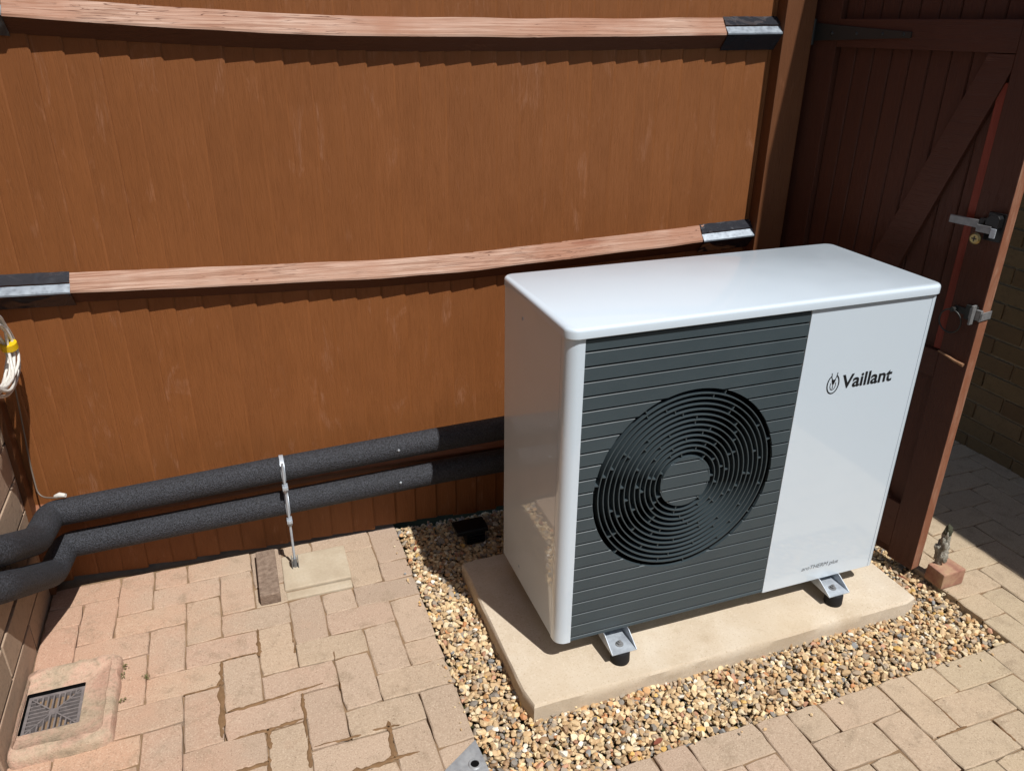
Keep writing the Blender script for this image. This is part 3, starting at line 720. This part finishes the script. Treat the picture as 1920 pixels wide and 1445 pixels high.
# lid
def rrect(x0, x1, y0, y1, r, n=8):
    return arc(x0 + r, y0 + r, r, 180, 270, n) + arc(x1 - r, y0 + r, r, 270, 360, n) + arc(x1 - r, y1 - r, r, 0, 90, n) + arc(x0 + r, y1 - r, r, 90, 180, n)
m = MB(); lx0, lx1, ly0, ly1 = -0.006, HW + 0.006, -0.008, HD + 0.006; N = 36
prof = [(0.004, ZT - 0.0), (0.0, ZT + 0.003), (0.0, ZT + 0.019), (0.0012, ZT + 0.0235), (0.004, ZT + 0.0265), (0.008, ZT + 0.028)]
vs = []
for ins, z in prof: vs += [(x, y, z) for x, y in rrect(lx0 + ins, lx1 - ins, ly0 + ins, ly1 - ins, 0.032 - ins)]
fs = [(q * N + i, q * N + (i + 1) % N, (q + 1) * N + (i + 1) % N, (q + 1) * N + i) for q in range(len(prof) - 1) for i in range(N)]
fs += [tuple(range(N))[::-1], tuple(range((len(prof) - 1) * N, len(prof) * N))]
m.add(vs, fs); m.build('lid', WHITE, hp, smooth=35)
m = MB(); m.box(0.016, HW - 0.016, 0.002, HD - 0.02, ZT - 0.0015, ZT + 0.0005); m.build('seal', SEAM, hp)
# grille of slats with the round fan opening
FX, FZ, FR, HR = 0.3576, 0.529, 0.2715, 0.0755
GX0, GX1 = 0.0438, 0.6765
gr = MB(); 
# back board behind the slats: a plate with a round hole
def plate_with_hole(m, x0, x1, z0, z1, y, n=72):
    pts = []
    for k in range(n):
        a = 2 * math.pi * k / n; dx, dz = math.cos(a), math.sin(a)
        t = min(((x1 if dx > 0 else x0) - FX) / dx if abs(dx) > 1e-6 else 9, ((z1 if dz > 0 else z0) - FZ) / dz if abs(dz) > 1e-6 else 9)
        pts.append(((FX + dx * (FR + 0.0005), y, FZ + dz * (FR + 0.0005)), (FX + dx * t, y, FZ + dz * t)))
    vs = [p for q in pts for p in q]
    m.add(vs, [(2 * k, 2 * k + 1, (2 * k + 3) % (2 * n), (2 * k + 2) % (2 * n)) for k in range(n)])
plate_with_hole(gr, GX0, GX1, ZB + 0.002, ZT - 0.003, 0.0085)
gr.lathe([(FR + 0.0005, 0.0085), (FR - 0.001, 0.06), (FR - 0.006, 0.12)], (FX, 0, FZ), 72, closed=False)
grille = gr.build('grille', BLACK, hp, smooth=30)
cut = MB(); cut.cyl((FX, -0.05, FZ), (FX, 0.05, FZ), FR, n=96); cuto = cut.build('cutter', BLACK)
hubc = MB(); hubc.cyl((FX, -0.05, FZ), (FX, 0.05, FZ), HR, n=64); hubo = hubc.build('cutter', BLACK)
lines = [ZT - 0.003] + [0.9405 - k * 0.0389 for k in range(23)] + [ZB + 0.001]
def cut_mesh(me, cutter, op):
    o = link(bpy.data.objects.new('tmp', me)); md = o.modifiers.new('b', 'BOOLEAN'); md.object = cutter; md.operation = op; md.solver = 'EXACT'
    bpy.context.view_layer.update()
    r = bpy.data.meshes.new_from_object(o.evaluated_get(bpy.context.evaluated_depsgraph_get()))
    bpy.data.objects.remove(o); return r
def islands(me):
    bm = bmesh.new(); bm.from_mesh(me); left = set(bm.faces); out = []
    while left:
        st_ = [left.pop()]; isl = set(st_)
        while st_:
            f = st_.pop()
            for e in f.edges:
                for g_ in e.link_faces:
                    if g_ in left: left.discard(g_); isl.add(g_); st_.append(g_)
        out.append([f.index for f in isl])
    if len(out) == 1: bm.free(); return [me]
    res = []
    for idx in out:
        b2 = bm.copy(); b2.faces.ensure_lookup_table(); keep = set(idx)
        bmesh.ops.delete(b2, geom=[f for f in b2.faces if f.index not in keep], context='FACES')
        m2 = bpy.data.meshes.new('slat'); b2.to_mesh(m2); b2.free(); m2.materials.append(SLAT); res.append(m2)
    bm.free(); return res
def slat_mesh(x0, x1, za, zb):
    m = MB(); gz = 0.0019; c = 0.0018
    # slightly raked face: lower edge a little proud
    m.prism([(0.0085, zb + gz), (0.0012 + c, zb + gz), (0.0012 - 0.0012, zb + gz + c), (0.0022, za - gz - c), (0.0022 + c, za - gz), (0.0085, za - gz)], 'x', x0, x1)
    return m.mesh('slat', SLAT)
for za, zb in zip(lines[:-1], lines[1:]):
    me = slat_mesh(GX0, GX1, za, zb)
    if zb < FZ + FR and za > FZ - FR: me = cut_mesh(me, cuto, 'DIFFERENCE')
    for part in islands(me): part.name = 'slat'; link(bpy.data.objects.new('slat', part), grille)
# fan guard: hub disc of slats, rings and spokes
fan = MB(); fan.lathe([(HR - 0.004, 0.0012), (HR, 0.0035), (HR, 0.050), (HR - 0.006, 0.050)], (FX, 0, FZ), 56, closed=True)
fan = fan.build('fan_guard', SLAT, hp, smooth=40)
for za, zb in zip(lines[:-1], lines[1:]):
    if zb < FZ + HR and za > FZ - HR:
        me = cut_mesh(slat_mesh(FX - HR - 0.01, FX + HR + 0.01, za, zb), hubo, 'INTERSECT'); me.name = 'hub_slat'
        link(bpy.data.objects.new('hub_slat', me), fan)
m = MB(); m.cyl((FX, 0.0086, FZ), (FX, 0.012, FZ), HR - 0.0045, n=48); m.build('hub_plate', BLACK, fan)
bpy.data.objects.remove(cuto); bpy.data.objects.remove(hubo)
nr = 12
rad = [HR + (FR - HR) * (k + 1) / (nr + 1) for k in range(nr)]
for r_ in rad:
    m = MB(); m.lathe([(r_ - 0.0014, 0.0020), (r_ + 0.0014, 0.0020), (r_ + 0.0020, 0.030), (r_ - 0.0020, 0.030)], (FX, 0, FZ), 88); m.build('ring', SLAT, fan, smooth=40)
m = MB()
rb = [HR] + rad + [FR]; a0 = 0.0
for k in range(len(rb) - 1):
    nsp = 7 + (k % 2); off = 0.55 * k
    for q in range(nsp):
        a = off + 2 * math.pi * q / nsp; ca, sa = math.cos(a), math.sin(a); w_ = 0.0016
        def P(r, t, y): return (FX + r * ca - t * sa, y, FZ + r * sa + t * ca)
        ra, rc = rb[k] + 0.0008, rb[k + 1] - 0.0008
        m.add([P(ra, -w_, 0.0045), P(rc, -w_, 0.0045), P(rc, w_, 0.0045), P(ra, w_, 0.0045), P(ra, -w_, 0.03), P(rc, -w_, 0.03), P(rc, w_, 0.03), P(ra, w_, 0.03)],
              [(0, 1, 2, 3), (4, 7, 6, 5), (0, 4, 5, 1), (1, 5, 6, 2), (2, 6, 7, 3), (3, 7, 4, 0)])
tag(m.build('spokes', SLAT, fan), kind='stuff')
# fan rotor in the dark behind
m = MB(); m.cyl((FX, 0.07, FZ), (FX, 0.13, FZ), 0.06, n=32)
for k in range(3):
    a = k * 2 * math.pi / 3 + 0.4; vs = []
    for i in range(7):
        r_ = 0.055 + 0.2 * i / 6
        for (da, yy) in ((-0.42, 0.075), (0.42, 0.125)): q = a + da + 0.25 * i / 6; vs.append((FX + r_ * math.cos(q), yy, FZ + r_ * math.sin(q)))
    m.add(vs, [(2 * i, 2 * i + 1, 2 * i + 3, 2 * i + 2) for i in range(6)])
m.build('fan_rotor', CAVITY, hp, smooth=40)
m = MB(); m.box(GX0, GX1, 0.20, 0.205, ZB + 0.02, ZT - 0.01); m.build('dark_back', CAVITY, hp)  # flat near-black sheet, its colour stands for the unlit interior
# print on the front panel
def lettering(body, name, x0, x1, z, mat, parent, shear=0.0, offset=0.0, weight_scale_z=None, y=-0.0006):
    cu = bpy.data.curves.new(name, 'FONT'); cu.body = body; cu.size = 1.0; cu.shear = shear; cu.offset = offset; cu.extrude = 0.0
    o = link(bpy.data.objects.new('tmp', cu)); bpy.context.view_layer.update()
    me = bpy.data.meshes.new_from_object(o.evaluated_get(bpy.context.evaluated_depsgraph_get())); bpy.data.objects.remove(o)
    co = np.array([v.co[:] for v in me.vertices]); wdt = co[:, 0].max() - co[:, 0].min(); sx = (x1 - x0) / wdt; sz = weight_scale_z or sx
    for v in me.vertices: v.co = ((v.co.x - co[:, 0].min()) * sx + x0, y, v.co.y * sz + z)
    me.materials.clear(); me.materials.append(mat); me.name = name
    return link(bpy.data.objects.new(name, me), parent)
lettering('Vaillant', 'brand_lettering', 0.8195, 0.993, 0.7335, INK, fp, 0.0, 0.024, 0.0565)
lettering('aroTHERM plus', 'model_lettering', 0.812, 0.949, 0.1165, GREYINK, fp, 0.22, 0.0, 0.0205)
# emblem: an open oval with two upright strokes and a dark wedge
m = MB()
def strip(pts, wd, y=-0.0006):
    vs = []
    for i, (x, z) in enumerate(pts):
        a = pts[max(i - 1, 0)]; b = pts[min(i + 1, len(pts) - 1)]; L = math.hypot(b[0] - a[0], b[1] - a[1]) or 1; nx, nz = -(b[1] - a[1]) / L, (b[0] - a[0]) / L
        ww = wd if not isinstance(wd, list) else wd[i]; vs += [(x + nx * ww / 2, y, z + nz * ww / 2), (x - nx * ww / 2, y, z - nz * ww / 2)]
    m.add(vs, [(2 * i, 2 * i + 1, 2 * i + 3, 2 * i + 2) for i in range(len(pts) - 1)])
ex, ez = 0.7900, 0.7505
strip([(ex + 0.01898 * math.cos(a), ez + 0.02768 * math.sin(a)) for a in np.linspace(R(118), R(422), 44)], 0.0036)
strip([(ex - 0.00960, ez + 0.03390), (ex - 0.00768, ez + 0.02034), (ex - 0.00226, ez + 0.00904)], 0.0024)
strip([(ex + 0.00960, ez + 0.03390), (ex + 0.00768, ez + 0.02034), (ex + 0.00226, ez + 0.00904)], 0.0024)
m.add([(ex - 0.00701, -0.0006, ez + 0.01356), (ex + 0.00701, -0.0006, ez + 0.01356), (ex + 0.00395, -0.0006, ez + 0.00226), (ex, -0.0006, ez - 0.00339), (ex - 0.00395, -0.0006, ez + 0.00226)], [(0, 1, 2, 3, 4)])
strip([(ex - 0.00847, ez + 0.00452), (ex - 0.00881, ez - 0.00678), (ex - 0.00565, ez - 0.01469)], 0.0021)
strip([(ex + 0.00847, ez + 0.00452), (ex + 0.00881, ez - 0.00678), (ex + 0.00565, ez - 0.01469)], 0.0021)
strip([(ex, ez - 0.00226), (ex, ez - 0.01469)], 0.0021)
strip([(ex - 0.00678, ez - 0.01412), (ex, ez - 0.01751), (ex + 0.00678, ez - 0.01412)], 0.0021)
m.build('emblem', INK, fp)
# feet
def foot(xc, y0, y1, front=True):
    s = -1 if front else 1; ye = y0 if front else y1
    m = MB(); hw = 0.036; zt = 0.0685; zp = 0.038
    m.box(xc - hw, xc + hw, y0, y1, zp, zp + 0.003)
    for q in (-1, 1):
        xs = sorted((xc + q * hw, xc + q * (hw + 0.0028)))
        yi = y1 if front else y0
        m.prism([(ye, zp), (yi, zp), (yi, zt), (ye - s * 0.052, zt), (ye - s * 0.001, zp + 0.004)], 'x', xs[0], xs[1])
    b = m.build('mounting_foot', ZINC, hp, bevel=0.0008)
    cy = ye - s * 0.033
    m = MB(); m.lathe([(0.0004, 0.0), (0.0115, 0.0), (0.0115, 0.0018), (0.0004, 0.0018)], (xc, cy, zp + 0.0031), 20, axis='z')
    m.lathe([(0.0004, 0.0018), (0.0072, 0.0018), (0.0072, 0.0080), (0.0004, 0.0080)], (xc, cy, zp + 0.0031), 6, axis='z'); m.lathe([(0.0004, 0.008), (0.0036, 0.008), (0.0036, 0.013), (0.0004, 0.013)], (xc, cy, zp + 0.0031), 10, axis='z')
    m.build('bolt', DULL, b)
    m = MB(); m.lathe([(0.0004, 0.0), (0.026, 0.0), (0.0275, 0.004), (0.0265, 0.033), (0.025, 0.0378), (0.0004, 0.0378)], (xc - 0.004, cy + s * 0.016, 0.0), 28, axis='z'); m.build('rubber_foot', RUBBER, b, smooth=40)
for xc in (0.185, 0.925):
    foot(xc, -0.058, 0.20, True); foot(xc, 0.24, 0.50, False)

# ------------------------------------------------------------------ insulated pipes along the fence
def smooth_path(pts, rad, n=7):
    pts = [Vector(p) for p in pts]; out = [pts[0]]
    for i in range(1, len(pts) - 1):
        a, b, c = pts[i - 1], pts[i], pts[i + 1]; d1, d2 = (a - b), (c - b); r = min(rad, d1.length * .48, d2.length * .48)
        p, q = b + d1.normalized() * r, b + d2.normalized() * r
        for k in range(n + 1): t = k / n; out.append(p.lerp(b, t).lerp(b.lerp(q, t), t))
    return out + [pts[-1]]
PR = 0.0405; OFF = 0.088
fy = lambda x: 0.834616 - 0.048 * x
def pipe(name, label, pts, seam):
    path = smooth_path(pts, 0.026)
    fin = [path[0]]
    for a, b in zip(path[:-1], path[1:]):
        L = (b - a).length; k = max(1, int(L / 0.02))
        fin += [a.lerp(b, i / k) for i in range(1, k + 1)]
    rs = [PR * (1 + 0.012 * noise.noise(p * 12) + 0.006 * noise.noise(p * 40)) for p in fin]
    m = MB(); m.tube(fin, rs, 26); o = tag(m.build(name, FOAM, smooth=50), label, 'pipe', 'insulated pipes along the fence')
    for (px_, pz_) in seam:
        m = MB(); c_ = Vector((px_, fy(px_) - OFF - 0.003, pz_)); m.lathe([(0.0004, -0.0036), (0.0035, -0.003), (0.0045, 0.0), (0.0004, 0.0)], (c_.x, c_.y - PR + 0.0035, c_.z), 10); m.build('pin', ZINC, o)
    return o
pipe('insulated_pipe', 'upper black foam insulated pipe running along the fence to the heat pump',
     [(0.60, fy(.6) - OFF, .385), (0.10, fy(.1) - OFF, .361), (-0.1, fy(-.1) - OFF, .352), (-0.64, fy(-.64) - OFF, .322), (-1.318, fy(-1.318) - OFF, .275), (-1.334, 0.668, .280), (-1.358, 0.470, .390), (-1.41, 0.39, .435)], [(-0.27, .352)])
pipe('insulated_pipe', 'lower black foam insulated pipe running along the fence to the heat pump',
     [(0.60, fy(.6) - OFF, .255), (0.10, fy(.1) - OFF, .232), (-0.1, fy(-.1) - OFF, .226), (-0.64, fy(-.64) - OFF, .195), (-1.302, fy(-1.302) - OFF, .158), (-1.324, 0.690, .146), (-1.356, 0.400, .326), (-1.41, 0.32, .375)], [(-0.27, .228)])
# support: rod, shoe and two rings
sup = thing('pipe_support', 'threaded steel rod with two clamp rings holding the insulated pipes', 'pipe support', (-0.64, fy(-.64) - OFF, 0))
XS, YS = -0.64, fy(-.64) - OFF
def P_(x, y, z): return (x - XS, y - YS, z)
m = MB(); m.cyl((0, -0.045, GZ + 0.02), (0, -0.045, 0.365), 0.0042, n=10); m.build('rod', ZINC, sup, smooth=40)
m = MB(); m.box(-0.011, 0.011, -0.058, -0.034, GZ + 0.0015, GZ + 0.004); m.box(-0.011, -0.0085, -0.058, -0.034, GZ + 0.002, GZ + 0.045); m.box(0.0085, 0.011, -0.058, -0.034, GZ + 0.002, GZ + 0.045); m.cyl((0, -0.045, GZ + 0.004), (0, -0.045, GZ + 0.04), 0.0078, n=6); m.build('shoe', DULL, sup, bevel=0.0006)
for zc in (0.322, 0.195):
    m = MB(); m.lathe([(PR + 0.0012, -0.0065), (PR + 0.0036, -0.0065), (PR + 0.0036, 0.0065), (PR + 0.0012, 0.0065)], (0, 0, zc), 40, axis='x'); cl = m.build('clamp_ring', ZINC, sup, smooth=40)
    m = MB(); zz = zc - PR - 0.010
    m.box(-0.0085, 0.0085, -0.058, -0.030, zz, zz + 0.012); m.cyl((0, -0.045, zz - 0.012), (0, -0.045, zz + 0.016), 0.0078, n=6); m.cyl((0, -0.060, zz + 0.006), (0, -0.040, zz + 0.006), 0.0055, n=8)
    m.build('clamp_bolt', ZINC, cl, bevel=0.0005)

# ------------------------------------------------------------------ cream pad and loose brick beside the rod
m = MB(); m.box(-0.684, -0.470, 0.618, 0.800, -0.07, GZ + 0.006); m.v = [(x + noise.noise(Vector((x * 50, y * 50, 1))) * .004, y + noise.noise(Vector((x * 50, y * 50, 4))) * .004, z) for x, y, z in m.v]
o = m.build('stone_pad', CREAM, bevel=0.005); tag(o, 'cream stone pad in the paving with the pipe support standing on it', 'paving stone')
m = MB(); m.box(-0.682, -0.474, 0.574, 0.612, -0.06, GZ + 0.001); o = m.build('mortar_strip', CREAM, bevel=0.004); tag(o, 'thin cream strip of mortar along the front of the stone pad', 'mortar')
m = MB(); m.box(-0.762, -0.700, 0.575, 0.815, -0.05, GZ + 0.036); o = m.build('loose_brick', GREYBRICK, bevel=0.004); tag(o, 'rough grey brown brick lying proud of the paving left of the stone pad', 'brick')
o.rotation_euler = (0, 0, 0.0)

# ------------------------------------------------------------------ gully and grate
def gully():
    m = MB(); rings = []
    x0, x1, y0, y1 = -1.386, -1.148, 0.155, 0.470
    ix0, ix1, iy0, iy1 = -1.388 + 0.012, -1.234, 0.243, 0.387
    def rr(a, b, c, d, r, z, amp):
        o_ = []
        for x, y in dense(rrect(a, b, c, d, r, 6)):
            o_.append((x + amp * noise.noise(Vector((x * 34, y * 34, 1))), y + amp * noise.noise(Vector((x * 34, y * 34, 5))), z + 0.6 * amp * noise.noise(Vector((x * 30, y * 30, 9)))))
        return o_
    def dense(p):
        o_ = []
        for a, b in zip(p, p[1:] + p[:1]):
            k_ = 10 if math.hypot(b[0] - a[0], b[1] - a[1]) > 0.05 else 1
            o_ += [(a[0] + (b[0] - a[0]) * q / k_, a[1] + (b[1] - a[1]) * q / k_) for q in range(k_)]
        return o_
    rs = [rr(x0, x1, y0, y1, .026, -0.06, .004), rr(x0, x1, y0, y1, .026, -0.020, .005), rr(x0 + .004, x1 - .006, y0 + .006, y1 - .006, .024, -0.009, .005), rr(x0 + .008, x1 - .024, y0 + .026, y1 - .024, .020, -0.006, .004),
          rr(x0 + .010, x1 - .030, y0 + .034, y1 - .032, .016, -0.014, .003), rr(ix0 - .006, ix1 + .010, iy0 - .010, iy1 + .010, .008, -0.019, .002), rr(ix0, ix1, iy0, iy1, .004, -0.021, .0), rr(ix0 + .001, ix1 - .001, iy0 + .001, iy1 - .001, .004, -0.095, .0)]
    N = len(rs[0]); vs = [p for r_ in rs for p in r_]
    fs = [(q * N + i, q * N + (i + 1) % N, (q + 1) * N + (i + 1) % N, (q + 1) * N + i) for q in range(len(rs) - 1) for i in range(N)]
    m.add(vs, fs[:-N]); m.add(vs, fs[-N:], 1)  # shade of the pit put into the dark colour of wall and floor
    m.add([(ix0, iy0, -0.093), (ix1, iy0, -0.093), (ix1, iy1, -0.093), (ix0, iy1, -0.093)], [(0, 1, 2, 3)], 1)
    tag(m.build('gully_surround', [GULLY, CAVITY], smooth=50), 'weathered concrete drain surround beside the house wall', 'drain')
    cx, cy = (ix0 + ix1) / 2, (iy0 + iy1) / 2; h = 0.0680; zt = -0.030; zb = -0.044
    root = thing('drain_grate', 'square grey drain grate with cross pattern set in the concrete surround', 'drain grate', (cx, cy, 0))
    f = MB(); t = 0.008
    f.box(-h, h, -h, -h + t, zb, zt); f.box(-h, h, h - t, h, zb, zt); f.box(-h, -h + t, -h + t, h - t, zb, zt); f.box(h - t, h, -h + t, h - t, zb, zt); f.build('frame', GRATEM, root, bevel=0.001)
    for s in (1, -1):
        d = MB(); w = 0.0024; q = h - t
        d.prism([(-q, -s * q - w), (-q + 0.0, -s * q + w), (q, s * q + w), (q, s * q - w)], 'z', zb, zt - 0.0008 - (0.0004 if s < 0 else 0)); d.build('bar', GRATEM, root)
    k = -q
    n = 9
    for i in range(1, n):
        p = -q + 2 * q * i / n; e = abs(p); w = 0.0019
        if e < q - 0.004:
            for s in (1, -1):
                b = MB(); b.box(*sorted((s * (e + 0.003), s * q)), p - w, p + w, zb, zt - 0.0015); b.build('bar', GRATEM, root)
                b = MB(); b.box(p - w, p + w, *sorted((s * (e + 0.003), s * q)), zb, zt - 0.0015); b.build('bar', GRATEM, root)
    b = MB(); b.box(-0.012, 0.012, -0.010, 0.010, zb, zt - 0.0004); b.build('boss', GRATEM, root, bevel=0.001)
gully()

# ------------------------------------------------------------------ steel corner of a recessed cover
m = MB()
outer = [(-0.282, -0.132), (-0.270, -0.132), (-0.246, -0.262), (-0.262, -0.27), (-0.372, -0.193)]
ox, oy = [sum(q[i] for q in outer) / 5 for i in (0, 1)]
hole = [(-0.297 + 0.016 * math.cos(a), -0.192 + 0.012 * math.sin(a)) for a in np.linspace(0, 2 * math.pi, 21)[:-1]]
m.prism([(-0.277, -0.136), (-0.268, -0.300), (-0.305, -0.300), (-0.385, -0.205)], 'z', GZ - 0.002, GZ + 0.004)
cov = thing('cover_corner', 'grey steel corner plate of a recessed cover at the gravel edge', 'cover', (0, 0, 0))
m.build('corner_plate', WSTEEL, cov, bevel=0.0008)
m = MB(); m.lathe([(0.010, 0.004), (0.017, 0.004), (0.0145, 0.0065), (0.011, 0.0065)], (-0.300, -0.206, GZ), 24, axis='z'); m.build('key_socket', WSTEEL, cov, smooth=40)
m = MB(); m.cyl((-0.300, -0.206, GZ + 0.0042), (-0.300, -0.206, GZ + 0.0050), 0.0105, n=24); m.box(-0.312, -0.288, -0.2085, -0.2035, GZ + 0.0051, GZ + 0.0056); m.build('key_hole', CAVITY, cov)
m = MB(); m.box(-0.2755, -0.270, -1.0, -0.302, GZ - 0.03, GZ + 0.003); m.build('frame_edge', WSTEEL, cov)

# ------------------------------------------------------------------ prop block by the gate and the stone on it
m = MB(); m.box(-0.047, 0.047, -0.036, 0.036, 0, 0.060); m.v = [(x + random.uniform(-.003, .003), y + random.uniform(-.003, .003), z + random.uniform(-.001, .001)) for x, y, z in m.v]
o = m.build('prop_block', REDBRICK, bevel=0.005); o.location = (1.378, -0.040, GZ + 0.002); o.rotation_euler = (0, 0, R(3)); tag(o, 'reddish paving block propped against the bottom of the open gate', 'block')
def lump(name, mat, c, r, seed, amp=0.35, parent=None, n=3):
    bm = bmesh.new(); bmesh.ops.create_icosphere(bm, subdivisions=n, radius=1.0)
    for v in bm.verts:
        q = v.co.normalized(); d = 1 + amp * noise.noise(q * 1.6 + Vector((seed, 0, 0))) + amp * 0.5 * noise.noise(q * 4 + Vector((0, seed, 0))) + amp * .25 * noise.noise(q * 9)
        v.co = Vector((c[0] + q.x * d * r[0], c[1] + q.y * d * r[1], c[2] + q.z * d * r[2]))
    me = bpy.data.meshes.new(name); bm.to_mesh(me); bm.free(); me.materials.append(mat); me.shade_smooth()
    return link(bpy.data.objects.new(name, me), parent)
st_ = thing('mossy_stone', 'small pale stone with mossy top standing on the block behind the gate edge', 'stone', (1.371, -0.014, GZ + 0.062))
lump('stone', STONEM, (0, 0, 0.040), (0.021, 0.020, 0.044), 3.1, 0.55, st_, 4); lump('stone', STONEM, (0.004, 0.002, 0.092), (0.013, 0.013, 0.036), 5.4, 0.6, st_, 4); lump('moss', MOSS, (0.004, 0.001, 0.120), (0.0105, 0.0105, 0.022), 7.7, 0.7, st_)

# ------------------------------------------------------------------ black drain hopper in the shade behind the pump
dh = thing('drain_hopper', 'small black plastic drain fitting in shade on the gravel behind the heat pump', 'drain', (-0.035, 0.705, -0.052))
m = MB(); m.box(-0.055, 0.06, -0.030, 0.045, 0.045, 0.062); m.build('cap', BLACK, dh, bevel=0.005)
m = MB(); m.box(-0.02, 0.05, -0.025, 0.040, 0.0, 0.045); m.build('body', BLACK, dh, bevel=0.003)
for k in range(4):
    m = MB(); m.box(-0.017, 0.047, -0.031, -0.0255, 0.006 + k * 0.010, 0.0105 + k * 0.010); m.build('rib', BLACK, dh, bevel=0.001)

# ------------------------------------------------------------------ cable coil on the wall
coil = thing('cable_coil', 'coil of white cable bound with yellow tape hanging on the left wall', 'cable', (-1.30, 0.67, 0.85))
m = MB(); pts = []
turns = 7; n = turns * 36
for i in range(n + 1):
    a = 2 * math.pi * i / 36; k = i / 36
    ry = 0.118 + 0.010 * math.sin(k * 2.1 + 1) + 0.004 * math.sin(a * 2 + k); rz = 0.088 + 0.012 * math.sin(k * 1.7)
    pts.append((0.012 * math.sin(k * 2.6) + 0.004 * math.sin(3 * a + k), ry * math.cos(a), rz * math.sin(a) + 0.010 * math.cos(k * 1.3) - 0.02 * max(0, math.cos(a)) ))
m.tube(pts, 0.0040, 8); m.build('cable', PVC, coil, smooth=60)
m = MB(); loop = [(0.0, -0.02, 0.095), (0.004, 0.05, 0.088), (0.006, 0.098, 0.051), (0.006, 0.145, 0.005), (0.004, 0.172, -0.049), (0.002, 0.158, -0.100), (0, 0.087, -0.122), (0, -0.02, -0.115), (-0.01, -0.12, -0.06), (-0.01, -0.14, 0.02)]
m.tube(smooth_path(loop, 0.05, 6), 0.0040, 8); m.build('loose_loop', PVC, coil, smooth=60)
m = MB(); m.tube([(0.001, 0.113, -0.012), (0.001, 0.117, -0.030)], 0.021, 14); m.build('tape', YELLOW, coil, smooth=50)
m = MB(); m.cyl((-1.40, 0.66, 0.948), (-1.275, 0.66, 0.953), 0.005, n=10); m.cyl((-1.275, 0.66, 0.953), (-1.272, 0.66, 0.972), 0.005, n=10)
o = m.build('wall_hook', IRON, smooth=40); tag(o, 'dark iron hook in the left wall carrying the cable coil', 'hook')
m = MB(); m.tube(smooth_path([(-1.318, 0.82, 0.76), (-1.335, 0.852, 0.60), (-1.352, 0.868, 0.42), (-1.345, 0.835, 0.325), (-1.29, 0.81, 0.327)], 0.06, 6), 0.0024, 8)
o = m.build('grey_cable', GREYPVC, smooth=60); tag(o, 'thin grey cable running down the corner to the upper pipe', 'cable')
m = MB(); m.tube([(-1.30, 0.83, 0.322), (-1.285, 0.818, 0.331), (-1.268, 0.81, 0.331)], [0.006, 0.0085, 0.006], 10); o = m.build('cable_clip', PVC, smooth=50); tag(o, 'small white clip on top of the upper pipe in the corner', 'clip')

# ------------------------------------------------------------------ weeds and leaves
m = MB()
for (cx, cy, n_, s_) in ((-1.083, .372, 16, .009), (-1.143, .43, 14, .008), (-1.143, .40, 8, .007), (-1.142, .30, 6, .006), (1.336, -.075, 8, .008)):
    for q in range(n_):
        a = random.uniform(0, 6.28); r_ = abs(random.gauss(0, s_)); x, y = cx + r_ * math.cos(a), cy + r_ * math.sin(a); l = random.uniform(.005, .012); b = random.uniform(0, 6.28); z = GZ + random.uniform(.001, .006)
        dx, dy = math.cos(b) * l, math.sin(b) * l
        m.add([(x, y, z), (x + dx * .5 - dy * .25, y + dy * .5 + dx * .25, z + l * .5), (x + dx, y + dy, z + l * .3), (x + dx * .5 + dy * .25, y + dy * .5 - dx * .25, z + l * .45)], [(0, 1, 2, 3)])
tag(m.build('weeds', WEED), 'tiny green weeds growing in the paving joints', 'weeds', kind='stuff')
def leaf(loc, rz, s, label):
    m = MB(); prof = [(-1, 0), (-.6, .28), (0, .42), (.6, .26), (1, 0)]
    vs = []
    for t, wv in prof: vs += [(t * s, wv * s, .25 * s * wv + .1 * s * math.sin(t * 2)), (t * s, 0, .1 * s * math.sin(t * 2)), (t * s, -wv * s, .25 * s * wv + .1 * s * math.sin(t * 2))]
    fs = []
    for i in range(4):
        for c in range(2): fs.append((i * 3 + c, i * 3 + c + 1, i * 3 + 4 + c, i * 3 + 3 + c))
    m.add(vs, fs); o = m.build('dry_leaf', LEAF, smooth=60); o.location = loc; o.rotation_euler = (.15, .1, rz); tag(o, label, 'leaf', 'dry leaves on the gravel')
leaf((0.165, -0.296, -0.037), 0.3, 0.017, 'dry brown leaf on the gravel in front of the slab')
leaf((-0.236, 0.70, -0.037), 1.3, 0.014, 'small red brown leaf on the gravel between paving and pump shade')
leaf((1.262, 0.015, -0.036), 2.2, 0.016, 'curled red brown leaf on the gravel by the gate foot')
